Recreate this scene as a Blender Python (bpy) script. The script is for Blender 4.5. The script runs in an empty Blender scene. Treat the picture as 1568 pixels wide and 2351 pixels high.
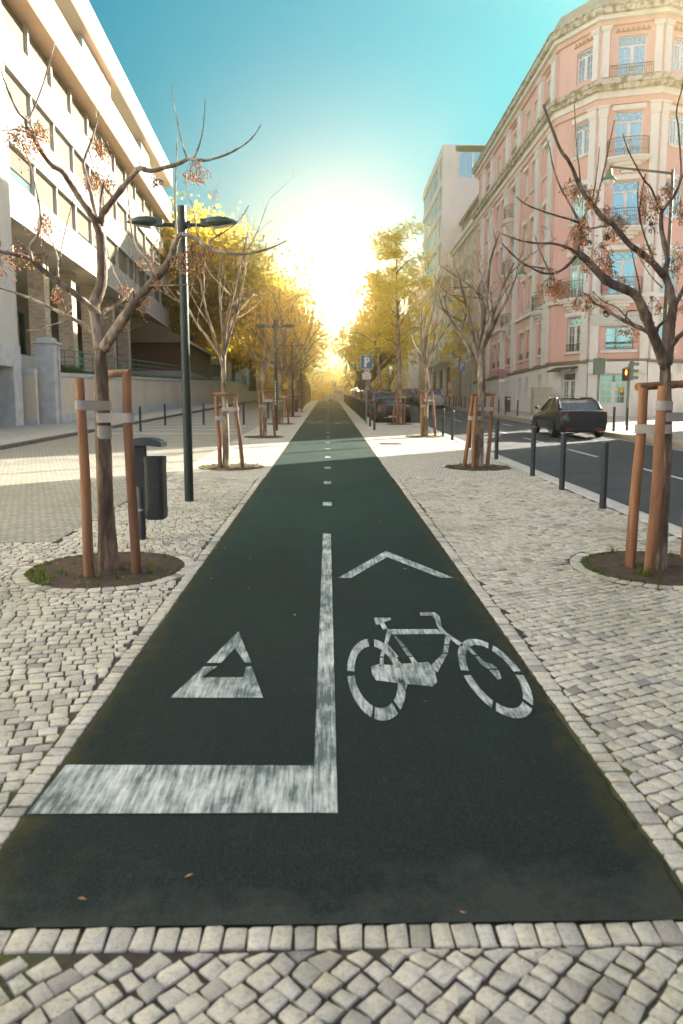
import bpy, math, random
import numpy as np
from math import sin, cos, tan, pi, radians, atan2, hypot, sqrt
from mathutils import Vector, Matrix
R = random.Random(7)
NR = np.random.default_rng(7)
scene = bpy.context.scene
COL = scene.collection

# ------------------------------------------------------------------ camera
CAM_H, FPX, SLOPE = 1.7, 1700.0, 0.04146
PITCH, YAW = radians(7.208), radians(1.003)
cd = bpy.data.cameras.new('camera'); cam = bpy.data.objects.new('camera', cd); COL.objects.link(cam)
scene.camera = cam
cam.location = (0, 0, CAM_H)
cam.rotation_euler = (pi/2 - PITCH, 0, -YAW)
cd.sensor_fit = 'VERTICAL'; cd.sensor_height = 36.0; cd.sensor_width = 24.0
cd.lens = FPX/2350.0*36.0
cd.clip_start = 0.05; cd.clip_end = 3000
cd.dof.use_dof = True; cd.dof.focus_distance = 9.0; cd.dof.aperture_fstop = 2.6

# ------------------------------------------------------------------ world and sun
SUN_AZ, SUN_EL = radians(50.0), radians(21.6)      # clockwise from the lane direction (+Y)
w = bpy.data.worlds.new('World'); scene.world = w; w.use_nodes = True
nt = w.node_tree; nt.nodes.clear()
def WN(t, **k):
    n = nt.nodes.new(t)
    for a, b in k.items(): setattr(n, a, b)
    return n
def WL(a, b): nt.links.new(a, b)
sky = WN('ShaderNodeTexSky', sky_type='NISHITA', sun_disc=False)
sky.sun_elevation = SUN_EL; sky.sun_rotation = SUN_AZ
sky.air_density = 1.0; sky.dust_density = 1.5; sky.ozone_density = 2.0
tint = WN('ShaderNodeMix', data_type='RGBA', blend_type='MULTIPLY'); tint.inputs[0].default_value = 1.0
WL(sky.outputs[0], tint.inputs[6])
# glow added low in the sky over the end of the street, apart from the sun
GAZ, GEL = radians(1.2), radians(8.4)
gd = (sin(GAZ)*cos(GEL), cos(GAZ)*cos(GEL), sin(GEL))
tc = WN('ShaderNodeTexCoord')
dot = WN('ShaderNodeVectorMath', operation='DOT_PRODUCT'); WL(tc.outputs['Generated'], dot.inputs[0]); dot.inputs[1].default_value = gd
acos = WN('ShaderNodeMath', operation='ARCCOSINE'); WL(dot.outputs['Value'], acos.inputs[0])
def lobe(sig, col, amp):
    d = WN('ShaderNodeMath', operation='DIVIDE'); WL(acos.outputs[0], d.inputs[0]); d.inputs[1].default_value = radians(sig)
    s = WN('ShaderNodeMath', operation='MULTIPLY'); WL(d.outputs[0], s.inputs[0]); WL(d.outputs[0], s.inputs[1])
    n = WN('ShaderNodeMath', operation='MULTIPLY'); WL(s.outputs[0], n.inputs[0]); n.inputs[1].default_value = -1
    e = WN('ShaderNodeMath', operation='EXPONENT'); WL(n.outputs[0], e.inputs[0])
    m = WN('ShaderNodeVectorMath', operation='SCALE'); m.inputs[0].default_value = tuple(c*amp for c in col); WL(e.outputs[0], m.inputs['Scale'])
    return m.outputs[0]
# the sky is deep teal on the side of the glow and paler overhead and behind
tr_ = WN('ShaderNodeMapRange', interpolation_type='SMOOTHSTEP'); WL(acos.outputs[0], tr_.inputs[0]); tr_.inputs[1].default_value = radians(34); tr_.inputs[2].default_value = radians(95)
tm = WN('ShaderNodeMix', data_type='RGBA'); WL(tr_.outputs[0], tm.inputs[0]); tm.inputs[6].default_value = (.006, .47, .46, 1); tm.inputs[7].default_value = (1.58, 1.16, 1.09, 1); WL(tm.outputs[2], tint.inputs[7])
LOBES = [(1.3, (1.0, .84, .50), 1000.0), (4.0, (1.0, .84, .60), 1.0), (11.0, (1.0, .56, .46), 2.5)]
SKY_STRENGTH = 0.06
acc = tint.outputs[2]
for a in LOBES:
    ad = WN('ShaderNodeVectorMath', operation='ADD'); WL(acc, ad.inputs[0]); WL(lobe(*a), ad.inputs[1]); acc = ad.outputs[0]
bg = WN('ShaderNodeBackground'); WL(acc, bg.inputs[0]); bg.inputs[1].default_value = SKY_STRENGTH
wo = WN('ShaderNodeOutputWorld'); WL(bg.outputs[0], wo.inputs[0])

sd = bpy.data.lights.new('sun', 'SUN'); sun = bpy.data.objects.new('sun', sd); COL.objects.link(sun)
sd.energy = 5.0; sd.angle = radians(0.5); sd.color = (1.0, .93, .80)
sdir = Vector((sin(SUN_AZ)*cos(SUN_EL), cos(SUN_AZ)*cos(SUN_EL), sin(SUN_EL)))
sun.rotation_euler = sdir.to_track_quat('Z', 'Y').to_euler(); sun.location = (20, 20, 40)
scene.view_settings.view_transform = 'Standard'; scene.view_settings.look = 'None'
scene.view_settings.exposure = 2.62; scene.view_settings.gamma = 1.0
scene.cycles.max_bounces = 6; scene.cycles.transparent_max_bounces = 8; scene.cycles.volume_bounces = 0
scene.cycles.sample_clamp_indirect = 6

# ------------------------------------------------------------------ terrain and pixel helper
def gz(y):                                   # the street climbs gently to a crest, then falls away
    if y < 93: return SLOPE*y
    return SLOPE*93 - 0.03*(min(y, 130)-93)
_w = Vector((sin(YAW)*cos(PITCH), cos(YAW)*cos(PITCH), -sin(PITCH)))
_r = Vector((cos(YAW), -sin(YAW), 0)); _u = _r.cross(_w)
def at(x, y, Y):                             # a point seen at (x, y) of a 1568 x 2350 print, Y metres up the street
    d = _w + _r*((x-784)/FPX) - _u*((y-1175)/FPX)
    t = Y/d.y
    return Vector((d.x*t, Y, CAM_H+d.z*t))

# ------------------------------------------------------------------ materials
def mat(name, col, rough=.75, var=.12, scale=6, metal=0, bump=0, bscale=40, col2=None, mix=(.45, .6), mscale=3, detail=6, spec=None, stretch=None, transl=None, coat=0):
    m = bpy.data.materials.new(name); m.use_nodes = True
    n = m.node_tree; p = n.nodes['Principled BSDF']
    L = n.links.new
    t = n.nodes.new('ShaderNodeTexCoord'); vec = t.outputs['Object']
    if stretch:
        mp = n.nodes.new('ShaderNodeMapping'); L(vec, mp.inputs[0]); mp.inputs['Scale'].default_value = stretch; vec = mp.outputs[0]
    nz = n.nodes.new('ShaderNodeTexNoise'); nz.inputs['Scale'].default_value = scale; nz.inputs['Detail'].default_value = detail; L(vec, nz.inputs[0])
    mr = n.nodes.new('ShaderNodeMapRange'); L(nz.outputs[0], mr.inputs[0]); mr.inputs[1].default_value = .3; mr.inputs[2].default_value = .7
    mr.inputs[3].default_value = 1-var; mr.inputs[4].default_value = 1+var
    base = None
    if col2:
        n2 = n.nodes.new('ShaderNodeTexNoise'); n2.inputs['Scale'].default_value = mscale; n2.inputs['Detail'].default_value = 8; L(vec, n2.inputs[0])
        m2 = n.nodes.new('ShaderNodeMapRange'); L(n2.outputs[0], m2.inputs[0]); m2.inputs[1].default_value = mix[0]; m2.inputs[2].default_value = mix[1]
        mx = n.nodes.new('ShaderNodeMix'); mx.data_type = 'RGBA'; L(m2.outputs[0], mx.inputs[0]); mx.inputs[6].default_value = (*col, 1); mx.inputs[7].default_value = (*col2, 1)
        base = mx.outputs[2]
    sc = n.nodes.new('ShaderNodeVectorMath'); sc.operation = 'SCALE'
    if base: L(base, sc.inputs[0])
    else: sc.inputs[0].default_value = col
    L(mr.outputs[0], sc.inputs['Scale']); L(sc.outputs[0], p.inputs['Base Color'])
    p.inputs['Roughness'].default_value = rough; p.inputs['Metallic'].default_value = metal
    if spec is not None: p.inputs['Specular IOR Level'].default_value = spec
    if coat: p.inputs['Coat Weight'].default_value = coat; p.inputs['Coat Roughness'].default_value = .05
    if bump:
        nb = n.nodes.new('ShaderNodeTexNoise'); nb.inputs['Scale'].default_value = bscale; nb.inputs['Detail'].default_value = 8; L(vec, nb.inputs[0])
        b = n.nodes.new('ShaderNodeBump'); b.inputs['Strength'].default_value = bump; b.inputs['Distance'].default_value = .02; L(nb.outputs[0], b.inputs['Height']); L(b.outputs[0], p.inputs['Normal'])
    if transl:
        tr = n.nodes.new('ShaderNodeBsdfTranslucent'); tr.inputs[0].default_value = (*transl, 1)
        ms = n.nodes.new('ShaderNodeMixShader'); ms.inputs[0].default_value = .62
        L(p.outputs[0], ms.inputs[1]); L(tr.outputs[0], ms.inputs[2]); L(ms.outputs[0], n.nodes['Material Output'].inputs[0])
    return m
def emat(name, col, s):
    m = mat(name, col, .4); p = m.node_tree.nodes['Principled BSDF']
    p.inputs['Emission Color'].default_value = (*col, 1); p.inputs['Emission Strength'].default_value = s
    return m

# ------------------------------------------------------------------ mesh builder
class MB:
    def __init__(s): s.v = []; s.f = []; s.m = []
    def add(s, vs, fs, mi=0):
        b = len(s.v); s.v += [tuple(p) for p in vs]; s.f += [tuple(i+b for i in f) for f in fs]; s.m += [mi]*len(fs); return s
    def box(s, c, d, rz=0, mi=0):
        x, y, z = d[0]/2, d[1]/2, d[2]/2; vs = []
        for dx, dy, dz in ((-x,-y,-z),(x,-y,-z),(x,y,-z),(-x,y,-z),(-x,-y,z),(x,-y,z),(x,y,z),(-x,y,z)):
            vs.append((c[0]+dx*cos(rz)-dy*sin(rz), c[1]+dx*sin(rz)+dy*cos(rz), c[2]+dz))
        return s.add(vs, [(0,3,2,1),(4,5,6,7),(0,1,5,4),(1,2,6,5),(2,3,7,6),(3,0,4,7)], mi)
    def bb(s, x0, x1, y0, y1, z0, z1, mi=0): return s.box(((x0+x1)/2,(y0+y1)/2,(z0+z1)/2),(x1-x0,y1-y0,z1-z0),0,mi)
    def quad(s, a, b, c, d, mi=0): return s.add([a,b,c,d],[(0,1,2,3)],mi)
    def tube(s, pts, rad, n=8, mi=0, cap=True):
        pts = [Vector(p) for p in pts]; k = len(pts)
        if not hasattr(rad, '__len__'): rad = [rad]*k
        up = Vector((0,0,1)); vs = []; prev = None
        for i, p in enumerate(pts):
            t = (pts[min(i+1,k-1)]-pts[max(i-1,0)])
            t = t.normalized() if t.length > 1e-9 else Vector((0,0,1))
            if prev is None:
                a = t.cross(up if abs(t.z) < .9 else Vector((1,0,0))).normalized()
            else:
                a = prev - t*prev.dot(t)
                a = a.normalized() if a.length > 1e-6 else t.orthogonal().normalized()
            prev = a; b = t.cross(a)
            for j in range(n):
                q = 2*pi*j/n; vs.append(p+(a*cos(q)+b*sin(q))*rad[i])
        fs = [(i*n+j, i*n+(j+1)%n, (i+1)*n+(j+1)%n, (i+1)*n+j) for i in range(k-1) for j in range(n)]
        if cap: fs += [tuple(reversed(range(n))), tuple(range((k-1)*n, k*n))]
        return s.add(vs, fs, mi)
    def lathe(s, prof, c=(0,0,0), n=16, mi=0):        # prof: (r, z) up the axis
        vs = []; k = len(prof)
        for r, z in prof:
            for j in range(n): q = 2*pi*j/n; vs.append((c[0]+r*cos(q), c[1]+r*sin(q), c[2]+z))
        fs = [(i*n+j, i*n+(j+1)%n, (i+1)*n+(j+1)%n, (i+1)*n+j) for i in range(k-1) for j in range(n)]
        fs += [tuple(reversed(range(n))), tuple(range((k-1)*n, k*n))]
        return s.add(vs, fs, mi)
    def prism(s, poly, z0, z1, mi=0, axis='z'):       # poly counter-clockwise, extruded
        n = len(poly)
        def P(a, b, h): return (a, b, h) if axis == 'z' else ((a, h, b) if axis == 'y' else (h, a, b))
        vs = [P(a,b,z0) for a,b in poly]+[P(a,b,z1) for a,b in poly]
        fs = [tuple(reversed(range(n))), tuple(range(n,2*n))]+[(i,(i+1)%n,n+(i+1)%n,n+i) for i in range(n)]
        return s.add(vs, fs, mi)
    def ball(s, c, r, n=6, mi=0, sz=1):
        prof = [(max(r*sin(pi*i/n), r*.02), -r*sz*cos(pi*i/n)) for i in range(n+1)]
        return s.lathe(prof, c, n*2, mi)
    def build(s, name, mats, parent=None, loc=None, rz=0, smooth=False):
        me = bpy.data.meshes.new(name); me.from_pydata(s.v, [], s.f)
        mats = mats if isinstance(mats, (list, tuple)) else [mats]
        for m in mats: me.materials.append(m)
        if len(mats) > 1: me.polygons.foreach_set('material_index', s.m)
        me.validate(); 
        if smooth is True: me.polygons.foreach_set('use_smooth', [True]*len(me.polygons))
        elif smooth: me.shade_smooth(); me.set_sharp_from_angle(angle=radians(smooth))
        me.update()
        return link(name, me, parent, loc, rz)
def link(name, me, parent=None, loc=None, rz=0):
    o = bpy.data.objects.new(name, me); COL.objects.link(o)
    if parent: o.parent = parent
    if loc is not None: o.location = loc
    o.rotation_euler = (0, 0, rz)
    return o
def npmesh(name, V, F, mats, mi=None, attr=None, smooth=False, parent=None):
    me = bpy.data.meshes.new(name); V = np.asarray(V, np.float32); F = np.asarray(F, np.int32)
    n, k = F.shape
    me.vertices.add(len(V)); me.vertices.foreach_set('co', V.ravel())
    me.loops.add(n*k); me.loops.foreach_set('vertex_index', F.ravel())
    me.polygons.add(n); me.polygons.foreach_set('loop_start', np.arange(0, n*k, k, dtype=np.int32)); me.polygons.foreach_set('loop_total', np.full(n, k, np.int32))
    mats = mats if isinstance(mats, (list, tuple)) else [mats]
    for m in mats: me.materials.append(m)
    if mi is not None: me.polygons.foreach_set('material_index', np.asarray(mi, np.int32))
    if smooth: me.polygons.foreach_set('use_smooth', np.ones(n, bool))
    me.update(calc_edges=True)
    if attr is not None:
        a = me.attributes.new('shade', 'FLOAT', 'POINT'); a.data.foreach_set('value', np.asarray(attr, np.float32))
    return link(name, me, parent)
def tag(o, label=None, cat=None, group=None, kind=None):
    if label: o['label'] = label
    if cat: o['category'] = cat
    if group: o['group'] = group
    if kind: o['kind'] = kind
    return o
def thing(name, label, cat, loc=(0,0,0), rz=0, group=None):
    o = bpy.data.objects.new(name, None); COL.objects.link(o); o.location = loc; o.rotation_euler = (0,0,rz); o.empty_display_size = .2
    return tag(o, label, cat, group)
KIDS = {}
def kids(o): return [c for c in bpy.data.objects if c.parent == o]
def dup(root, loc, rz=0, label=None, group=None, scale=None):
    r = root.copy(); COL.objects.link(r); r.location = loc; r.rotation_euler = (0,0,rz)
    if label: r['label'] = label
    if group: r['group'] = group
    if scale: r.scale = (scale,)*3 if not hasattr(scale, '__len__') else scale
    if root not in KIDS: KIDS[root] = [(c, kids(c)) for c in kids(root)]
    for c, sub in KIDS[root]:
        d = c.copy(); COL.objects.link(d); d.parent = r
        for g in sub:
            e = g.copy(); COL.objects.link(e); e.parent = d
    return r
def struct(o): o['kind'] = 'structure'; return o

# ================================================================== ground, lane, pavement
asph = mat('asphalt', (.060,.066,.070), .85, .25, 120, bump=.35, bscale=260, col2=(.045,.050,.054), mscale=1.5)
earth = mat('joint_earth', (.045,.036,.026), .95, .3, 30, col2=(.070,.075,.022), mscale=1.1, mix=(.50,.62))
white_paint = mat('road_paint', (.62,.63,.60), .7, .1, 30, col2=(.22,.23,.23), mscale=14, mix=(.5,.75))
kerb_stone = mat('kerb_limestone', (.50,.48,.43), .8, .12, 5, bump=.2, bscale=90)
kerb_brown = mat('kerb_weathered', (.36,.28,.20), .85, .2, 5, bump=.25, bscale=70)

def sheet(name, x0, x1, ys, m, dz, nx=1):
    mb = MB(); xs = [x0+(x1-x0)*i/nx for i in range(nx+1)]
    for j in range(len(ys)-1):
        for i in range(nx):
            a, b = ys[j], ys[j+1]
            mb.quad((xs[i],a,gz(a)+dz),(xs[i+1],a,gz(a)+dz),(xs[i+1],b,gz(b)+dz),(xs[i],b,gz(b)+dz))
    return struct(mb.build(name, m))
YS = [-30, 0, 30, 60, 93, 130]
sheet('ground', -900, 900, [-300, 0, 93, 130, 1500], mat('ground_earth', (.10,.09,.07), .95, .2, 1), -.14)
sheet('road', 4.0, 10.4, YS, asph, -.10)

# stone setts as a shader, for the pavement too far off to need every stone
def sett_mat(name, ang, size, c1, c2, joint, moss, mossamt, squash=1.0):
    m = bpy.data.materials.new(name); m.use_nodes = True; n = m.node_tree; p = n.nodes['Principled BSDF']; L = n.links.new
    t = n.nodes.new('ShaderNodeTexCoord'); mp = n.nodes.new('ShaderNodeMapping'); L(t.outputs['Object'], mp.inputs[0]); mp.inputs['Rotation'].default_value = (0,0,ang)
    wn = n.nodes.new('ShaderNodeTexNoise'); wn.inputs['Scale'].default_value = 2.2; L(mp.outputs[0], wn.inputs[0])
    wv = n.nodes.new('ShaderNodeVectorMath'); wv.operation = 'SCALE'; L(wn.outputs['Color'], wv.inputs[0]); wv.inputs['Scale'].default_value = .04
    av = n.nodes.new('ShaderNodeVectorMath'); av.operation = 'ADD'; L(mp.outputs[0], av.inputs[0]); L(wv.outputs[0], av.inputs[1])
    b = n.nodes.new('ShaderNodeTexBrick'); L(av.outputs[0], b.inputs[0])
    b.inputs['Color1'].default_value = (*c1,1); b.inputs['Color2'].default_value = (*c2,1); b.inputs['Mortar'].default_value = (*joint,1)
    b.inputs['Scale'].default_value = 1/size; b.inputs['Mortar Size'].default_value = .065; b.inputs['Mortar Smooth'].default_value = .35
    b.inputs['Brick Width'].default_value = 1.0*squash; b.inputs['Row Height'].default_value = 1.0; b.offset = .37
    n2 = n.nodes.new('ShaderNodeTexNoise'); n2.inputs['Scale'].default_value = .55; n2.inputs['Detail'].default_value = 9; n2.inputs['Roughness'].default_value = .62; L(t.outputs['Object'], n2.inputs[0])
    r2 = n.nodes.new('ShaderNodeMapRange'); L(n2.outputs[0], r2.inputs[0]); r2.inputs[1].default_value = .50; r2.inputs[2].default_value = .74; r2.inputs[4].default_value = mossamt
    mx = n.nodes.new('ShaderNodeMix'); mx.data_type = 'RGBA'; L(r2.outputs[0], mx.inputs[0]); L(b.outputs[0], mx.inputs[6]); mx.inputs[7].default_value = (*moss,1)
    n3 = n.nodes.new('ShaderNodeTexNoise'); n3.inputs['Scale'].default_value = 22; n3.inputs['Detail'].default_value = 5; L(t.outputs['Object'], n3.inputs[0])
    r3 = n.nodes.new('ShaderNodeMapRange'); L(n3.outputs[0], r3.inputs[0]); r3.inputs[1].default_value = .3; r3.inputs[2].default_value = .7; r3.inputs[3].default_value = .84; r3.inputs[4].default_value = 1.14
    sc = n.nodes.new('ShaderNodeVectorMath'); sc.operation = 'SCALE'; L(mx.outputs[2], sc.inputs[0]); L(r3.outputs[0], sc.inputs['Scale']); L(sc.outputs[0], p.inputs['Base Color'])
    bp = n.nodes.new('ShaderNodeBump'); bp.invert = True; bp.inputs['Strength'].default_value = .7; bp.inputs['Distance'].default_value = .012; L(b.outputs['Fac'], bp.inputs['Height']); L(bp.outputs[0], p.inputs['Normal'])
    p.inputs['Roughness'].default_value = .8
    return m
SETT = sett_mat('limestone_setts', radians(38), .085, (.60,.555,.48), (.50,.46,.395), (.12,.10,.07), (.20,.20,.09), .35)
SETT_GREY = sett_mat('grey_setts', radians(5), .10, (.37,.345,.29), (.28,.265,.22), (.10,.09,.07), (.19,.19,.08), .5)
SETT_PALE = sett_mat('pale_bay_stripes', radians(5), .10, (.56,.52,.44), (.47,.43,.36), (.15,.13,.10), (.22,.20,.12), .2)
# far paving sheets (the near part is laid stone by stone further down)
sheet('pavement_right', 1.20, 4.02, [14.0, 24, 35.5], SETT, 0)
sheet('pavement_strip_right', 1.20, 2.06, [35.5, 60, 93, 130], SETT, 0)
sheet('parking_bay', 2.06, 4.02, [35.5, 60, 93, 130], asph, -.10)
sheet('pavement_left', -3.05, -1.20, [14.0, 40, 70, 93, 130], SETT, 0)
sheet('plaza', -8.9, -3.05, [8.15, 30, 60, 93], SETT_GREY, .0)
sheet('pavement_by_wall', -13.4, -8.98, [-5, 30, 60, 93, 130], SETT, .10)
sheet('pavement_by_shops', 10.55, 30, [-30, 0, 30, 60, 93, 130], SETT, .02)
mb = MB()
for i in range(20):
    y = 27.2+i*2.42; mb.quad((-8.8,y,gz(y)+.004),(-3.3,y,gz(y)+.004),(-3.3,y+.75,gz(y+.75)+.004),(-8.8,y+.75,gz(y+.75)+.004))
struct(mb.build('parking_bay_stripes', SETT_PALE))

def kerb(name, x0, x1, y0, y1, top, m, step=1.05):
    mb = MB(); y = y0
    while y < y1-.01:
        e = min(y+step, y1); g = .006; a = y+g; b = e-g; zb = -.30; j = R.uniform(-.003,.003)
        vs = [(x0,a,gz(a)+zb),(x1,a,gz(a)+zb),(x1,b,gz(b)+zb),(x0,b,gz(b)+zb),(x0,a,gz(a)+top-.012),(x1,a,gz(a)+top-.012),(x1,b,gz(b)+top-.012),(x0,b,gz(b)+top-.012),
              (x0+.014,a+.01,gz(a)+top+j),(x1-.014,a+.01,gz(a)+top+j),(x1-.014,b-.01,gz(b)+top+j),(x0+.014,b-.01,gz(b)+top+j)]
        mb.add(vs, [(0,1,5,4),(1,2,6,5),(2,3,7,6),(3,0,4,7),(4,5,9,8),(5,6,10,9),(6,7,11,10),(7,4,8,11),(8,9,10,11)]); y = e
    return struct(mb.build(name, m))
kerb('kerb_road_side', 4.03, 4.32, -2, 35.5, .012, kerb_stone)
kerb('kerb_bay_side', 2.07, 2.25, 35.8, 93, .012, kerb_stone)
kerb('kerb_shop_side', 10.33, 10.545, -5, 130, .055, kerb_brown)
kerb('kerb_wall_side', -9.09, -8.93, -5, 93, .105, mat('kerb_dark', (.12,.11,.10), .85, .2, 4))
mb = MB(); mb.bb(2.1, 4.3, 35.5, 35.7, gz(35.6)-.3, gz(35.6)+.01); struct(mb.build('kerb_bay_end', kerb_stone))

# green cycle lane
def lane_material():
    m = bpy.data.materials.new('green_lane_asphalt'); m.use_nodes = True; n = m.node_tree; p = n.nodes['Principled BSDF']; L = n.links.new
    t = n.nodes.new('ShaderNodeTexCoord')
    def noise(s, d, st=None, ro=.55):
        v = t.outputs['Object']
        if st: mp = n.nodes.new('ShaderNodeMapping'); L(v, mp.inputs[0]); mp.inputs['Scale'].default_value = st; v = mp.outputs[0]
        q = n.nodes.new('ShaderNodeTexNoise'); q.inputs['Scale'].default_value = s; q.inputs['Detail'].default_value = d; q.inputs['Roughness'].default_value = ro; L(v, q.inputs[0]); return q.outputs[0]
    def rng(o, a, b, c, d):
        r = n.nodes.new('ShaderNodeMapRange'); L(o, r.inputs[0])
        for i, q in enumerate((a,b,c,d)): r.inputs[1+i].default_value = q
        return r.outputs[0]
    def mix(f, a, b):
        x = n.nodes.new('ShaderNodeMix'); x.data_type = 'RGBA'; L(f, x.inputs[0])
        for k, c in ((6,a),(7,b)):
            if isinstance(c, tuple): x.inputs[k].default_value = (*c,1)
            else: L(c, x.inputs[k])
        return x.outputs[2]
    c = mix(rng(noise(1.2,8),.35,.65,0,1), (.008,.030,.025), (.013,.044,.036))
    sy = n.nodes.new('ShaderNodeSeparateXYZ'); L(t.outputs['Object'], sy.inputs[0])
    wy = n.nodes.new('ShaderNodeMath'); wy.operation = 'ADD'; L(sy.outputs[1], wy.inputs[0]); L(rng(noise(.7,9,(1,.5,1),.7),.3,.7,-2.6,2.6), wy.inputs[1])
    c = mix(rng(wy.outputs[0],3.5,10.5,.85,0), c, (.0095,.0125,.012))                    # near end painted near-black, standing in for the light falling off there
    c = mix(rng(noise(9,5,(6,.25,1)),.52,.72,0,.55), c, (.012,.019,.018))              # tyre streaks along the lane
    c = mix(rng(noise(20,4,(9,.10,1)),.60,.66,0,.5), c, (.008,.012,.012))
    c = mix(rng(noise(26,4,(7,.14,1)),.64,.70,0,.30), c, (.075,.10,.093))
    c = mix(rng(noise(90,6,None,.8),.50,.72,0,.38), c, (.045,.078,.068))
    c = mix(rng(noise(1.1,9,(1,2.5,1),.75),.60,.74,0,.30), c, (.08,.10,.088))
    c = mix(rng(noise(2.4,9,None,.7),.60,.72,0,.5), c, (.040,.042,.026))                 # worn olive patches
    c = mix(rng(noise(150,3,None,.6),.52,.66,0,.60), c, (.050,.078,.070))
    c = mix(rng(noise(190,3,None,.6),.55,.68,0,.75), c, (.004,.008,.008))                           # aggregate showing
    c = mix(rng(noise(7,9,None,.75),.70,.78,0,.6), c, (.16,.18,.17))
    sx = n.nodes.new('ShaderNodeSeparateXYZ'); L(t.outputs['Object'], sx.inputs[0])
    ab = n.nodes.new('ShaderNodeMath'); ab.operation = 'ABSOLUTE'; L(sx.outputs[0], ab.inputs[0])
    e = n.nodes.new('ShaderNodeMath'); e.operation = 'ADD'; L(ab.outputs[0], e.inputs[0]); L(rng(noise(6,8,None,.7),.3,.7,-.12,.12), e.inputs[1])
    c = mix(rng(e.outputs[0],1.08,1.22,0,.75), c, (.050,.046,.016))                       # mossy, dirty edge
    f = n.nodes.new('ShaderNodeMath'); f.operation = 'ADD'; L(sx.outputs[1], f.inputs[0]); L(rng(noise(2.6,9,None,.75),.3,.7,-.35,.35), f.inputs[1])
    c = mix(rng(f.outputs[0],2.15,2.5,.55,0), c, (.065,.068,.060))                       # dust trodden off the stones on to the end of the lane
    L(c, p.inputs['Base Color']); p.inputs['Roughness'].default_value = .9; p.inputs['Specular IOR Level'].default_value = .18
    bp = n.nodes.new('ShaderNodeBump'); bp.inputs['Strength'].default_value = .8; bp.inputs['Distance'].default_value = .008; L(noise(170,7,None,.7), bp.inputs['Height']); L(bp.outputs[0], p.inputs['Normal'])
    return m
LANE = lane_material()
mb = MB(); ys = [2.180]
while ys[-1] < 20: ys.append(ys[-1]+.05)
while ys[-1] < 93: ys.append(ys[-1]+1.0)
ys.append(130)
vs = []
for y in ys:
    f = 1 if y < 20 else .3
    l = -1.215+f*R.uniform(-.012,.012); r = 1.205+f*R.uniform(-.012,.012)
    vs += [(l,y,gz(y)+.002),(l+.02,y,gz(y)+.010),(r-.02,y,gz(y)+.010),(r,y,gz(y)+.002)]
fs = []
for i in range(len(ys)-1):
    for j in range(3): fs.append((4*i+j, 4*i+j+1, 4*i+5+j, 4*i+4+j))
mb.add(vs, fs)
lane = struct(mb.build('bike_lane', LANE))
# markings: thin paint films that belong to the lane
def marking_mat():
    m = bpy.data.materials.new('worn_lane_paint'); m.use_nodes = True; n = m.node_tree; p = n.nodes['Principled BSDF']; L = n.links.new
    t = n.nodes.new('ShaderNodeTexCoord')
    def noise(s, st, rot=0):
        mp = n.nodes.new('ShaderNodeMapping'); L(t.outputs['Object'], mp.inputs[0]); mp.inputs['Scale'].default_value = st; mp.inputs['Rotation'].default_value = (0,0,rot)
        q = n.nodes.new('ShaderNodeTexNoise'); q.inputs['Scale'].default_value = s; q.inputs['Detail'].default_value = 7; q.inputs['Roughness'].default_value = .68; L(mp.outputs[0], q.inputs[0]); return q.outputs[0]
    a = n.nodes.new('ShaderNodeMath'); a.operation = 'ADD'; L(noise(12,(4.5,.35,1),.10), a.inputs[0]); L(noise(3,(1.2,1,1)), a.inputs[1])
    r = n.nodes.new('ShaderNodeMapRange'); L(a.outputs[0], r.inputs[0]); r.inputs[1].default_value = .80; r.inputs[2].default_value = 1.14
    x = n.nodes.new('ShaderNodeMix'); x.data_type = 'RGBA'; L(r.outputs[0], x.inputs[0]); x.inputs[6].default_value = (.60,.63,.60,1); x.inputs[7].default_value = (.075,.105,.10,1)
    L(x.outputs[2], p.inputs['Base Color']); p.inputs['Roughness'].default_value = .75
    bp = n.nodes.new('ShaderNodeBump'); bp.inputs['Strength'].default_value = .3; bp.inputs['Distance'].default_value = .005; L(noise(240,(1,1,1)), bp.inputs['Height']); L(bp.outputs[0], p.inputs['Normal'])
    return m
PAINT = marking_mat()
def film(mb, pts, dz=.014):
    mb.add([(x,y,gz(y)+dz) for x,y in pts], [tuple(range(len(pts)))])
def ring_seg(mb, cx, cy, ro, ri, a0, a1, n=10):
    P = lambda r, q: (cx+r[0]*cos(q), cy+r[1]*sin(q))
    for i in range(n):
        q0 = a0+(a1-a0)*i/n; q1 = a0+(a1-a0)*(i+1)/n
        film(mb, [P(ri,q0),P(ro,q0),P(ro,q1),P(ri,q1)])
mb = MB(); film(mb, [(-1.21,2.81),(-.07,2.80),(-.07,3.175),(-1.19,3.20)]); mb.build('stop_bar', PAINT, lane)
mb = MB(); film(mb, [(-.068,2.80),(.034,2.796),(.024,8.535),(-.066,8.535)]); mb.build('centre_line', PAINT, lane)
mb = MB()
film(mb, [(-.875,3.927),(-.362,3.919),(-.474,4.385),(-.506,4.375),(-.503,4.212),(-.747,4.214),(-.685,4.385),(-.765,4.385)])
film(mb, [(-.757,4.445),(-.668,4.445),(-.615,4.705),(-.520,4.445),(-.480,4.445),(-.632,5.045)])
mb.build('yield_triangle', PAINT, lane)
mb = MB()
film(mb, [(.083,6.503),(.2,6.502),(.587,7.319),(.594,7.6)]); film(mb, [(.594,7.6),(.587,7.319),(1.004,6.49),(1.122,6.488)])
mb.build('direction_chevron', PAINT, lane)
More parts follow.
